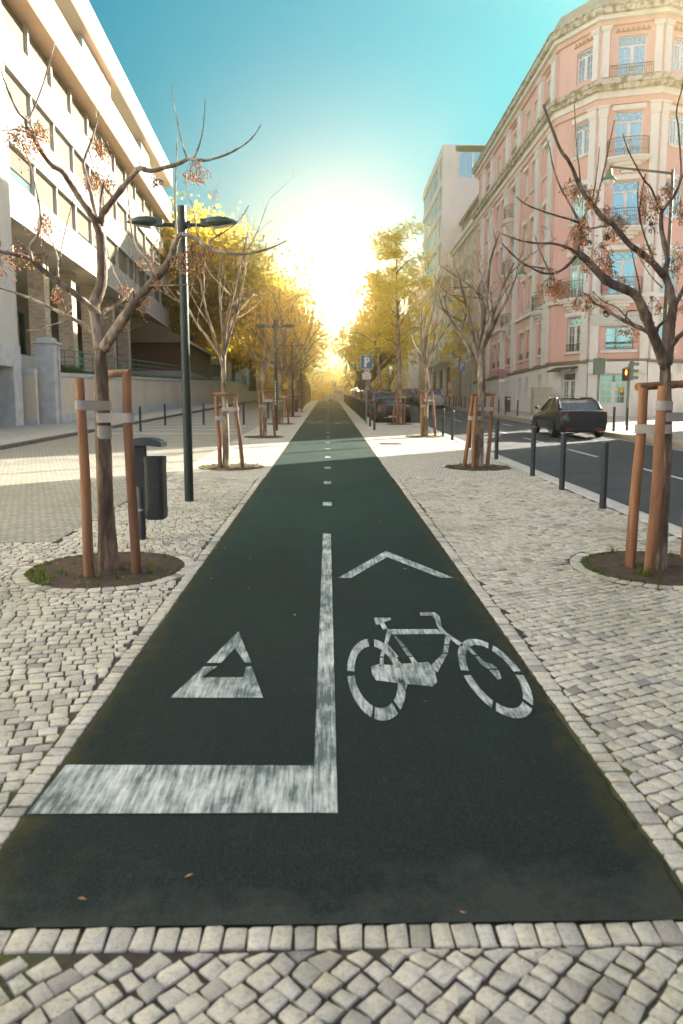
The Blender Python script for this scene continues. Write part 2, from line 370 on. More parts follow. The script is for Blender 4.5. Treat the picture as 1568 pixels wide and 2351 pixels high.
def bicycle(mb, ox=0, oy=0, k=1, fl=1):
    m2 = MB(); D = radians
    c1, ro1, ri1 = (.277,4.25), (.168,.625), (.125,.475)
    for a0, a1 in ((95,175),(183,250),(255,300),(307,352),(10,80)):
        ring_seg(m2, *c1, ro1, ri1, D(a0), D(a1))
    c2, ro2, ri2 = (.975,4.25), (.178,.61), (.133,.49)
    for a0, a1 in ((60,120),(127,175),(183,232),(238,305),(312,357),(3,52)):
        ring_seg(m2, *c2, ro2, ri2, D(a0), D(a1))
    for p in ([(.337,5.175),(.368,5.186),(.382,5.058),(.413,5.103),(.398,5.233),(.452,5.281),(.46,5.337),(.334,5.339)],
              [(.348,4.54),(.384,4.739),(.448,5.05),(.412,5.086),(.371,4.79),(.323,4.54)], [(.306,4.37),(.333,4.37),(.344,4.515),(.322,4.515)],
              [(.438,4.963),(.794,4.968),(.809,5.068),(.439,5.074)], [(.448,4.945),(.486,4.82),(.505,4.72),(.474,4.72),(.462,4.80)], [(.478,4.70),(.508,4.70),(.53,4.55),(.498,4.55)], [(.505,4.53),(.532,4.53),(.556,4.40),(.518,4.40)],
              [(.838,4.95),(.80,4.76),(.765,4.76),(.806,4.95)], [(.762,4.74),(.797,4.74),(.765,4.60),(.731,4.60)], [(.727,4.58),(.760,4.58),(.65,4.27),(.625,4.38)],
              [(.684,5.378),(.768,5.377),(.783,5.301),(.825,5.363),(.80,5.467),(.691,5.468)], [(.783,5.301),(.773,5.138),(.794,4.968),(.816,4.995),(.802,5.109),(.825,5.363)], [(.794,4.968),(.858,4.732),(.888,4.782),(.816,4.995)],
              [(.897,4.781),(.849,4.60),(.828,4.54),(.86,4.54),(.90,4.66),(.92,4.56),(.945,4.56),(.922,4.731)], [(.928,4.53),(.950,4.53),(.965,4.44),(1.005,4.40),(1.024,4.33),(.965,4.32),(.94,4.38)], [(.968,4.30),(1.024,4.30),(1.012,4.17),(.985,4.15)],
              [(.388,4.789),(.377,4.69),(.409,4.53),(.442,4.53)],
              [(.259,4.371),(.256,4.246),(.273,4.155),(.415,4.106),(.591,4.058),(.625,4.122),(.641,4.323),(.615,4.44),(.448,4.411),(.432,4.47),(.41,4.47),(.39,4.39),(.302,4.405)], [(.41,4.1),(.415,4.02),(.436,4.02),(.452,4.1)]):
        film(m2, p)
    for v in m2.v: pass
    b = len(mb.v)
    for x, y, z in m2.v:
        X = (x-.6)*fl+ox; Y = (y-4.5)*fl*k+oy; mb.v.append((X, Y, gz(Y)+.014))
    mb.f += [tuple(i+b for i in f) for f in m2.f]; mb.m += m2.m
mb = MB(); bicycle(mb, .6, 4.5); mb.build('bicycle_symbol', PAINT, lane)
mb = MB()
for i in range(34):
    y = 10.58+2.44*i; film(mb, [(-.085,y),(.045,y),(.045,y+.36),(-.085,y+.36)])
mb.build('dashed_centre_line', PAINT, lane)
for oy in (35.2, 62.0):
    mb = MB(); bicycle(mb, .62, oy, .9); film(mb, [(.16,oy+1.2),(.28,oy+1.2),(.65,oy+1.75),(.65,oy+2.05)]); film(mb, [(.65,oy+2.05),(.65,oy+1.75),(1.05,oy+1.2),(1.17,oy+1.2)]); mb.build('bicycle_symbol', PAINT, lane)
    mb = MB(); bicycle(mb, -.62, oy+1.6, .9, -1); film(mb, [(-1.15,oy-.1),(-.62,oy-.8),(-.62,oy-.5),(-1.03,oy-.1)]); film(mb, [(-.62,oy-.5),(-.62,oy-.8),(-.1,oy-.1),(-.22,oy-.1)]); mb.build('bicycle_symbol', PAINT, lane)
# road markings on the asphalt road
mb = MB()
def rfilm(p, dz=-.094): mb.add([(x,y,gz(y)+dz) for x,y in p], [tuple(range(len(p)))])
for i in range(-1, 16):
    y = 9.2+i*5.0; rfilm([(6.95,y),(7.07,y),(7.07,y+2.4),(6.95,y+2.4)])
for i in range(8):
    y = 26+i*4.4; rfilm([(8.55,y),(8.66,y),(8.66,y+2),(8.55,y+2)])
rfilm([(10.08,-5),(10.20,-5),(10.20,60),(10.08,60)])
struct(mb.build('road_markings', white_paint))

# ---------------------------------------------------------------- laid cobbles, stone by stone
def cobble_mat():
    m = bpy.data.materials.new('limestone_cobbles'); m.use_nodes = True; n = m.node_tree; p = n.nodes['Principled BSDF']; L = n.links.new
    a = n.nodes.new('ShaderNodeAttribute'); a.attribute_name = 'shade'
    t = n.nodes.new('ShaderNodeTexCoord')
    cr = n.nodes.new('ShaderNodeValToRGB'); L(a.outputs['Fac'], cr.inputs[0]); e = cr.color_ramp.elements
    e[0].position = 0; e[0].color = (.21,.195,.18,1); e[1].position = 1; e[1].color = (.66,.615,.53,1)
    for ps, c in ((.15,(.34,.315,.28,1)),(.35,(.50,.465,.40,1)),(.55,(.58,.535,.455,1)),(.8,(.61,.55,.44,1))): q = e.new(ps); q.color = c
    def noise(s, d, r=.6):
        q = n.nodes.new('ShaderNodeTexNoise'); q.inputs['Scale'].default_value = s; q.inputs['Detail'].default_value = d; q.inputs['Roughness'].default_value = r; L(t.outputs['Object'], q.inputs[0]); return q.outputs[0]
    def rng(o, *v):
        r = n.nodes.new('ShaderNodeMapRange'); L(o, r.inputs[0])
        for i, q in enumerate(v): r.inputs[1+i].default_value = q
        return r.outputs[0]
    def mix(f, c, d):
        x = n.nodes.new('ShaderNodeMix'); x.data_type = 'RGBA'; L(f, x.inputs[0]); L(c, x.inputs[6]); x.inputs[7].default_value = (*d,1); return x.outputs[2]
    c = mix(rng(noise(42,10,.8),.50,.64,0,.60), cr.outputs[0], (.20,.185,.16))
    c = mix(rng(noise(95,6,.7),.58,.68,0,.7), c, (.11,.095,.08))
    c = mix(rng(noise(17,9,.75),.56,.72,0,.6), c, (.33,.26,.17))
    c = mix(rng(noise(2.2,9,.75),.50,.70,0,.55), c, (.20,.18,.145))
    c = mix(rng(noise(.62,10,.68),.50,.72,0,.52), c, (.15,.15,.05))
    sc = n.nodes.new('ShaderNodeVectorMath'); sc.operation = 'SCALE'; L(c, sc.inputs[0]); L(rng(noise(130,4),.3,.7,.86,1.12), sc.inputs['Scale']); L(sc.outputs[0], p.inputs['Base Color'])
    p.inputs['Roughness'].default_value = .72; p.inputs['Specular IOR Level'].default_value = .35
    bp = n.nodes.new('ShaderNodeBump'); bp.inputs['Strength'].default_value = .9; bp.inputs['Distance'].default_value = .008; L(noise(48,10,.7), bp.inputs['Height']); L(bp.outputs[0], p.inputs['Normal'])
    return m
COB = cobble_mat()
PITS = [(-2.10,6.93,.715),(3.15,6.9,.70),(-2.08,15.9,.70),(3.2,15.8,.70)]
def inpit(x, y, m=.13): return any(hypot(x-a,y-b) < r+.115 for a,b,r in PITS)
def stones(quads, shades, oct_=True):
    """quads: (n,4,2) outlines; builds rounded blocks standing on the slope"""
    Q = np.asarray(quads, float); n = len(Q)
    c = Q.mean(1, keepdims=True)
    if oct_:
        cut = .05+.14*NR.random((n,4,1))
        nxt = np.roll(Q,-1,1); prv = np.roll(Q,1,1)
        O = np.empty((n,8,2)); O[:,0::2] = Q+(prv-Q)*cut*.55; O[:,1::2] = Q+(nxt-Q)*cut*.55
        O = O + (NR.random((n,8,2))-.5)*.008
    else: O = Q
    k = O.shape[1]; c = O.mean(1, keepdims=True)
    h = NR.uniform(-.0025,.003,(n,1)); tilt = NR.normal(0,.022,(n,1,2))
    rings = []
    for ins, dz in ((1.0,-.030),(1.0,.0015),(.972,.0042),(.945,.0050)):
        P = c+(O-c)*ins
        z = SLOPE*P[...,1] + dz + h + ((P-c)*tilt).sum(-1)*(1 if dz > -.02 else 0)
        rings.append(np.concatenate([P, z[...,None]], -1))
    V = np.stack(rings, 1).reshape(n, 4*k, 3)
    top = np.empty((n,1,3)); top[:,0,:2] = c[:,0]; top[:,0,2] = SLOPE*c[:,0,1]+.009+h[:,0]
    top[:,0,2] -= .0038
    V = np.concatenate([V, top], 1); nv = 4*k+1
    F = []
    for r in range(3):
        for j in range(k): F.append((r*k+j, r*k+(j+1)%k, (r+1)*k+(j+1)%k, (r+1)*k+j))
    for j in range(0,k,2): F.append((3*k+j, 3*k+(j+1)%k, 3*k+(j+2)%k, 4*k))
    F = np.array(F)[None]+np.arange(n)[:,None,None]*nv
    return V.reshape(-1,3), F.reshape(-1,4), np.repeat(np.asarray(shades), nv)
def lay(inside, bounds, ang, size, wave=.05):
    x0,x1,y0,y1 = bounds; ca, sa = cos(ang), sin(ang)
    cx, cy = (x0+x1)/2, (y0+y1)/2; rad = hypot(x1-x0,y1-y0)/2+.3
    out = []; v = -rad; row = 0
    while v < rad:
        hgt = size*R.uniform(.9,1.12); u = -rad+R.uniform(0,size); 
        while u < rad:
            wd = size*R.uniform(.78,1.3); g = .0048
            cu, cv = u+wd/2, v+hgt/2
            qx, qy = cx+cu*ca-cv*sa, cy+cu*sa+cv*ca
            if x0-.1 < qx < x1+.1 and y0-.1 < qy < y1+.1 and inside(qx,qy):
                q = []
                for a, b in ((u+g,v+g),(u+wd-g,v+g),(u+wd-g,v+hgt-g),(u+g,v+hgt-g)):
                    a += R.uniform(-.006,.006); b += R.uniform(-.005,.005)
                    X = cx+a*ca-b*sa; Y = cy+a*sa+b*ca
                    X += wave*sin(Y*1.3+X*.5)*.35; Y += wave*sin(X*1.7+.6)*.6
                    if Y > 2.19: X = min(X,-1.328) if qx < 0 else max(X,1.328)
                    elif abs(qx) < 1.33 or ang > .7: Y = min(Y, 2.073)
                    for pa, pb, pr in PITS:
                        dd = hypot(X-pa,Y-pb)
                        if dd < pr+.122: X = pa+(X-pa)*(pr+.122)/dd; Y = pb+(Y-pb)*(pr+.122)/dd
                    q.append((X,Y))
                out.append(q)
            u += wd
        v += hgt; row += 1
    return out
def okL(x, y):
    if inpit(x,y,.14): return False
    if x > -1.322: return False
    if y > 8.08 and x < -3.0: return False
    return x > -5.2
def okR(x, y): return 1.322 < x < 3.98 and not inpit(x,y,.14)
def okB(x, y): return y < 2.078 and abs(x) < 2.2
Q = lay(okL, (-5.2,-1.33,1.4,14.05), radians(14), .086)+lay(okR, (1.32,3.99,1.4,14.05), radians(27), .080)+lay(okB, (-2.2,2.2,.8,2.06), radians(45), .074)
Q = [q for q in Q if not (abs(sum(p[0] for p in q)/4) < 1.33 and sum(p[1] for p in q)/4 > 2.07)]
# border courses
for sx in (-1, 1):
    y = 2.2
    while y < 14:
        l = R.uniform(.065,.10); a = sx*1.228; b = sx*(1.318+R.uniform(-.006,.006))
        q = [(a,y+.005),(b,y+.005+R.uniform(-.004,.004)),(b,y+l-.005),(a,y+l-.005+R.uniform(-.004,.004))]
        Q.append(q if sx > 0 else q[::-1]); y += l
x = -2.2
while x < 2.2:
    l = R.uniform(.06,.09); Q.append([(x+.004,2.085),(x+l-.004,2.083),(x+l-.004+R.uniform(-.004,.004),2.182),(x+.004,2.178)]); x += l
for (px,py,r) in PITS:
    n = int(2*pi*(r+.06)/.115)
    for i in range(n):
        a0 = 2*pi*(i+.05)/n; a1 = 2*pi*(i+.95)/n; r0 = r+R.uniform(-.006,.006); r1 = r+.112
        Q.append([(px+r0*cos(a0),py+r0*sin(a0)),(px+r1*cos(a0),py+r1*sin(a0)),(px+r1*cos(a1),py+r1*sin(a1)),(px+r0*cos(a1),py+r0*sin(a1))])
sh = NR.beta(2.0,1.25,len(Q))
V, F, S = stones(Q, sh)
struct(npmesh('cobbles', V, F, COB, attr=S, smooth=False))
# the bed the cobbles stand in, cut round the tree pits is not needed: it lies below the pit soil
sheet('cobble_bed', -6, -1.20, [-3, 8.15], earth, -.0035); sheet('cobble_bed', -3.05, -1.20, [8.15, 14.0], earth, -.0035)
sheet('cobble_bed', 1.20, 4.03, [-3, 14.0], earth, -.0035); sheet('cobble_bed', -1.20, 1.20, [-3, 2.195], earth, -.0035)
# tree pits
soil = mat('pit_soil', (.075,.042,.026), .95, .35, 18, bump=.8, bscale=35, col2=(.045,.030,.020), mscale=6)
grassm = mat('weed_grass', (.10,.15,.03), .7, .3, 3, transl=(.16,.22,.04))
ALLPITS = PITS+[(-2.2,25.6,.68),(3.36,25.8,.68),(3.27,34.4,.6),(-2.2,34.6,.68),(-2.2,43.3,.68),(-2.2,51.5,.68)]
for k, (px,py,r) in enumerate(ALLPITS):
    mb = MB(); n = 40; rings = [0,.3,.6,.85,1.0]; vs = [(px,py,gz(py)+.035)]; fs = []
    for j, f in enumerate(rings[1:]):
        for i in range(n):
            a = 2*pi*i/n; x = px+r*f*1.01*cos(a); y = py+r*f*1.01*sin(a)
            vs.append((x, y, gz(y)+(.03*(1-f)+R.uniform(-.012,.012) if f < .9 else .005)))
    for i in range(n): fs.append((0, 1+i, 1+(i+1)%n))
    for j in range(3):
        for i in range(n): fs.append((1+j*n+i, 1+(j+1)*n+i, 1+(j+1)*n+(i+1)%n, 1+j*n+(i+1)%n))
    mb.add(vs, fs); struct(mb.build('tree_pit', soil, smooth=True))
V = []; F = []
def tuft(x, y, n, h, spread):
    for _ in range(n):
        a = R.uniform(0,2*pi); d = R.uniform(0,spread); bx, by = x+d*cos(a), y+d*sin(a); hh = h*R.uniform(.4,1.1); wdt = .003+.0035*R.random()
        lx, ly = R.uniform(-.5,.5)*hh, R.uniform(-.5,.5)*hh; t = R.uniform(0,pi); dx, dy = wdt*cos(t), wdt*sin(t); z = gz(by)
        b = len(V); V.extend([(bx-dx,by-dy,z),(bx+dx,by+dy,z),(bx+lx*.4+dx*.7,by+ly*.4+dy*.7,z+hh*.6),(bx+lx*.4-dx*.7,by+ly*.4-dy*.7,z+hh*.6),(bx+lx+dx*.1,by+ly,z+hh),(bx+lx-dx*.1,by+ly,z+hh)])
        F.extend([(b,b+1,b+2,b+3),(b+3,b+2,b+4,b+5)])
for k, (px,py,r) in enumerate(ALLPITS):
    for _ in range(26 if k < 2 else 22):
        a = R.uniform(0,2*pi); d = r*sqrt(R.uniform(.1,1))*.97; tuft(px+d*cos(a), py+d*sin(a), R.randint(5,16), R.uniform(.03,.10), .04)
    for _ in range(70):
        a = R.choice((R.uniform(2.3,4.2), R.uniform(0,6.28))); d = r*R.uniform(.90,1.0); tuft(px+d*cos(a), py+d*sin(a), 12, .025, .03)
tuft(2.87,6.52,26,.16,.05); tuft(-2.6,6.62,20,.11,.04); tuft(-2.05,6.50,10,.10,.03); tuft(-1.65,6.72,18,.15,.04); tuft(3.87,10.32,30,.03,.06)
tag(npmesh('weed_grass', V, F, grassm), 'small green weeds growing in the soil of the tree pits', 'grass', kind='stuff')
# fallen leaves and berries
V = []; F = []
for _ in range(240):
    x, y = (R.uniform(-4.4,3.9), R.uniform(2,30)) if R.random() < .7 else (R.gauss(-2.1,.7), R.gauss(6.9,.7)); s = R.uniform(.008,.028); a = R.uniform(0,6.3); z = gz(y)+.018
    b = len(V); V += [(x-s*cos(a),y-s*sin(a),z),(x+s*.4*sin(a),y-s*.4*cos(a),z+R.uniform(0,.008)),(x+s*cos(a),y+s*sin(a),z+.004),(x-s*.4*sin(a),y+s*.4*cos(a),z+R.uniform(0,.008))]; F.append((b,b+1,b+2,b+3))
tag(npmesh('leaf_litter', V, F, mat('dry_leaf', (.42,.17,.06), .7, .4, 4)), 'scattered dry orange leaves and bits on the paving', 'leaf litter', kind='stuff')
# drain grate
mb = MB(); gx, gy = 1.88, 22.65
mb.bb(gx-.32,gx+.32,gy-.4,gy+.4,gz(gy)-.005,gz(gy)+.006,0)
for i in range(14):
    x = gx-.28+i*.043; mb.add([(x-.009,gy-.32,gz(gy-.32)+.0125),(x+.009,gy-.32,gz(gy-.32)+.0125),(x+.009,gy+.32,gz(gy+.32)+.0125),(x-.009,gy+.32,gz(gy+.32)+.0125)],[(0,1,2,3)],1)
struct(mb.build('drain_grate', [mat('grate_iron', (.16,.15,.14), .6, metal=.6), mat('grate_slot', (.01,.01,.01), .9)]))

# ================================================================== street trees
bark = mat('smooth_bark', (.135,.092,.062), .8, .5, 22, bump=.9, bscale=36, col2=(.33,.26,.185), mscale=7, stretch=(1,1,.35))
bark_dark = mat('furrowed_bark', (.085,.055,.036), .85, .45, 26, bump=1.0, bscale=45, col2=(.20,.145,.10), mscale=9, stretch=(1,1,.25))
twig = mat('twig_bark', (.13,.095,.07), .8, .3, 25)
stake_wood = mat('peeled_pine', (.28,.125,.052), .65, .42, 9, bump=.5, bscale=26, col2=(.13,.055,.025), mscale=4, stretch=(1,1,.14))
strap_m = mat('strap_webbing', (.34,.31,.26), .7, .14, 60, stretch=(.2,.2,3))
berry = mat('orange_berry', (.56,.205,.065), .45, .4, 40, col2=(.48,.29,.08), mscale=9)
berry_dark = mat('dry_berry', (.10,.05,.035), .6, .3, 40)

def smooth_path(pts, rad, sub=4):
    P = [Vector(p) for p in pts]; n = len(P); out = []; rr = []
    for i in range(n-1):
        p0 = P[max(i-1,0)]; p1 = P[i]; p2 = P[i+1]; p3 = P[min(i+2,n-1)]
        for s in range(sub):
            t = s/sub
            out.append(.5*((2*p1)+(p2-p0)*t+(2*p0-5*p1+4*p2-p3)*t*t+(3*p1-p0-3*p2+p3)*t**3)); rr.append(rad[i]*(1-t)+rad[i+1]*t)
    out.append(P[-1]); rr.append(rad[-1]); return out, rr
def limb(mb, pts, r0, r1, n=8, knots=True):
    k = len(pts); rad = [r0+(r1-r0)*(i/(k-1))**.85 for i in range(k)]
    p, r = smooth_path(pts, rad, 4)
    if knots: r = [q*(1+R.uniform(-.05,.08)+(.22 if R.random() < .07 else 0)) for q in r]
    mb.tube(p, r, n)
ICO = None
def cluster(name, c, rad, count, parent, drop=.10, dark=False, size=.0082):
    """a spray of stalked berries hanging round a branch tip"""
    global ICO
    if ICO is None:
        t = (1+5**.5)/2; v = [(-1,t,0),(1,t,0),(-1,-t,0),(1,-t,0),(0,-1,t),(0,1,t),(0,-1,-t),(0,1,-t),(t,0,-1),(t,0,1),(-t,0,-1),(-t,0,1)]
        f = [(0,11,5),(0,5,1),(0,1,7),(0,7,10),(0,10,11),(1,5,9),(5,11,4),(11,10,2),(10,7,6),(7,1,8),(3,9,4),(3,4,2),(3,2,6),(3,6,8),(3,8,9),(4,9,5),(2,4,11),(6,2,10),(8,6,7),(9,8,1)]
        ICO = ([tuple(Vector(q).normalized()) for q in v], f)
    mb = MB(); c = Vector(c)
    for _ in range(max(3, count//9)):
        d = Vector((R.gauss(0,1),R.gauss(0,1),R.gauss(0,.7)-.25)).normalized()*rad*R.uniform(.45,1)
        e = c+d*.8+Vector((0,0,-drop*R.uniform(.1,.7)))
        p, r = smooth_path([c, c+d*.55+Vector((0,0,.01)), e], [.0026,.0022,.0016], 2); mb.tube(p, r, 3, 1, False)
        for _ in range(R.randint(6,12)):
            q = e+Vector((R.gauss(0,rad*.24),R.gauss(0,rad*.24),-abs(R.gauss(0,drop*.5))))
            mb.tube([e, (e+q)/2+Vector((0,0,.012)), q], .0011, 3, 1, False)
            s = size*R.uniform(.8,1.15); mb.add([(q.x+a*s,q.y+b*s,q.z+g*s) for a,b,g in ICO[0]], ICO[1], 0)
    return mb.build(name, [berry_dark if dark else berry, twig], parent, smooth=True)

def traced_tree(label, base_px, Y, trunk, limbs, clusters, r_base, group):
    b = at(*base_px, Y); b.z = gz(Y)
    root = thing('chinaberry_tree', label, 'tree', b, 0, group)
    K = lambda x, y, dy: at(x, y, Y+dy)-b
    mb = MB()
    pts = [K(*p) for p in trunk]; pts[0].z = -.12
    rad = [r_base*1.35]+[r_base*(1-.42*i/(len(pts)-1)) for i in range(1, len(pts))]
    p, r = smooth_path(pts, rad, 6); r = [q*(1+R.uniform(-.03,.04)) for q in r]
    mb.tube(p, r, 14)
    tr = mb.build('trunk', bark_dark, root, smooth=True)
    for (r0, r1, d0, d1, path) in limbs:
        mb = MB(); n = len(path); pts = [K(x, y, d0+(d1-d0)*(i/(n-1))) for i,(x,y) in enumerate(path)]
        limb(mb, pts, r0, r1, 10 if r0 > .02 else 6)
        # buds and short spurs along the shoots
        for i in range(1, n):
            for _ in range(3):
                t = R.random(); q = pts[i-1].lerp(pts[i], t); rr = r1+(r0-r1)*(1-(i-1+t)/(n-1)); d = Vector((R.gauss(0,1),R.gauss(0,1),R.gauss(.5,.6))).normalized()
                mb.tube([q, q+d*(rr+.012)], [max(.003,rr*.35), .002], 4)
        mb.build('branch', bark_dark if 'rough' in label else bark, root, smooth=True)
    for (x, y, rad, cnt, dy, dark) in clusters: cluster('berry_cluster', K(x, y, dy), rad, int(cnt*1.3), root, rad*.8, dark, .0082)
    return root

# left foreground tree
TL = traced_tree('bare tree on the left by the litter bin, smooth pale limbs and orange berries', (248,1310), 6.85,
  [(250,1314,0),(243,1150,0),(237,950,0),(233,850,0),(231,780,0)],
  [(.056,.040,0,.05,[(231,800),(222,735),(216,701),(224,680),(233,652),(235,611),(233,565),(231,535)]),
   (.034,.012,.05,-.5,[(231,542),(218,507),(184,455),(158,415),(142,392),(118,378),(97,350),(79,318),(60,286),(62,268)]),
   (.011,.004,-.5,-.75,[(62,275),(42,257),(18,205),(0,155),(-14,120)]),(.010,.004,-.5,-.35,[(60,280),(72,262),(95,205),(112,150),(127,93)]),(.008,.004,-.45,-.9,[(72,306),(40,298),(0,300),(-30,296)]),
   (.022,.009,.05,.55,[(230,536),(219.5,489),(208,442),(197,400),(192,376),(202,344),(213,315),(218,297)]),
   (.008,.003,.55,.75,[(217,300),(223,280),(220,255),(221,212)]),(.006,.003,.55,.5,[(218,292),(227,262),(233,232)]),
   (.015,.011,.05,.2,[(230,505),(231,475),(233,452),(239,418)]),(.006,.003,.4,.7,[(204,345),(212,372),(220,395),(235,415)]),
   (.030,.014,.05,-.55,[(231,515),(237,489),(263,455),(294,415),(313,394),(321,386),(347,392),(381,384),(410,376),(430,365)]),
   (.013,.004,-.55,-1.0,[(430,365),(455,367),(480,367),(530,350),(575,320),(602,282)]),
   (.009,.003,-.55,-.3,[(432,366),(420,335),(409,285),(400,245),(395,195)]),(.009,.003,-.6,-.85,[(444,363),(456,338),(467,292),(471,228)]),(.007,.006,-.1,-.05,[(317,392),(322,380),(320,372)]),
   (.052,.028,-.02,-.45,[(238,800),(263,761),(301,707),(342,657),(378,616),(394,589),(404,551)]),
   (.013,.004,-.45,-.2,[(404,553),(405,531),(402,460),(405,380),(406,315)]),
   (.022,.005,-.45,-1.1,[(404,556),(412,541),(428,539),(456,552),(478,570),(512,580),(546,583),(582,580),(624,568),(658,552)]),
   (.008,.003,-.65,-.4,[(486,572),(480,556),(498,542),(526,525),(554,500),(571,472)]),
   (.008,.003,-.6,-.3,[(462,556),(452,530),(444,480),(430,440),(428,395)]),
   (.012,.004,-.3,.25,[(353,636),(342,605),(320,578),(307,551),(301,520),(296,470),(291,400)]),
   (.007,.003,-.35,-.7,[(345,655),(390,655),(440,653),(462,651)]),
   (.034,.013,0,-.6,[(226,722),(208,705),(175,676.5),(137,649),(104,624.5),(77,600),(66,592),(33,583),(0,577),(-30,560)]),
   (.014,.005,-.4,-.1,[(74,597),(70,567),(85,542),(93,515),(92,481),(89,463),(79,415),(66,368),(50,326)]),
   (.010,.004,-.2,.3,[(134,646),(133,619),(134,597),(123,564),(101,523),(95,500)]),(.008,.003,-.2,.1,[(137,612),(140,578),(150,530),(160,490),(172,445)]),(.006,.003,-.3,-.2,[(110,628),(103,590),(100,560),(98,535)]),
   (.024,.006,0,.45,[(228,775),(211,761),(192,745),(156,726),(118,707),(82,690),(41,674),(0,661),(-30,650)]),
   (.010,.005,.15,0,[(152,725),(148,705),(142,690),(136,668),(133,655)]),(.008,.004,.2,.5,[(158,729),(150,737),(123,745),(93,756),(60,759)]),(.006,.003,.1,.3,[(150,720),(165,712),(162,695),(140,690)]),
   (.020,.008,0,.4,[(231,735),(240,715),(260,704),(285,685),(301,667),(306,664)]),(.008,.003,.4,.7,[(302,668),(290,652),(271,613),(265,590)]),(.007,.003,.35,.5,[(290,680),(262,625),(250,590),(246,570)]),
   (.012,.005,0,.5,[(231,738),(245,729),(257,740),(274,756),(285,764),(293,756),(293,740)]),
   (.008,.003,-.1,-.5,[(301,710),(306,690),(308,640),(306,600),(304,575)]),(.006,.003,-.2,-.6,[(318,692),(350,672),(385,650),(415,632),(445,610)]),
   (.007,.002,-.5,-.9,[(-20,600),(-5,575),(2,555),(-8,520)])],
  [(55,292,.16,130,-.5,0),(85,285,.10,70,-.45,0),(225,318,.12,95,.55,0),(232,340,.08,40,.6,0),(222,398,.13,110,.4,0),(250,405,.09,45,.2,0),(92,500,.13,70,-.1,0),(110,490,.09,30,.1,0),(40,556,.12,55,-.4,0),(62,572,.10,40,-.3,0),
   (15,596,.10,45,-.5,0),(-5,590,.12,40,-.6,0),(128,655,.10,36,-.2,0),(285,655,.10,40,.4,0),(312,672,.11,55,.2,0),(350,402,.08,30,-.3,1),(440,374,.11,60,-.6,0),(455,385,.09,35,-.7,0),(440,566,.17,140,-.6,0),(470,585,.12,60,-.7,0),(335,585,.11,45,-.1,0),(360,630,.09,30,-.35,0),(290,738,.06,26,.4,0),(278,700,.05,18,.3,1),(330,690,.08,30,-.2,0)],
  .078, 'bare chinaberry street trees')

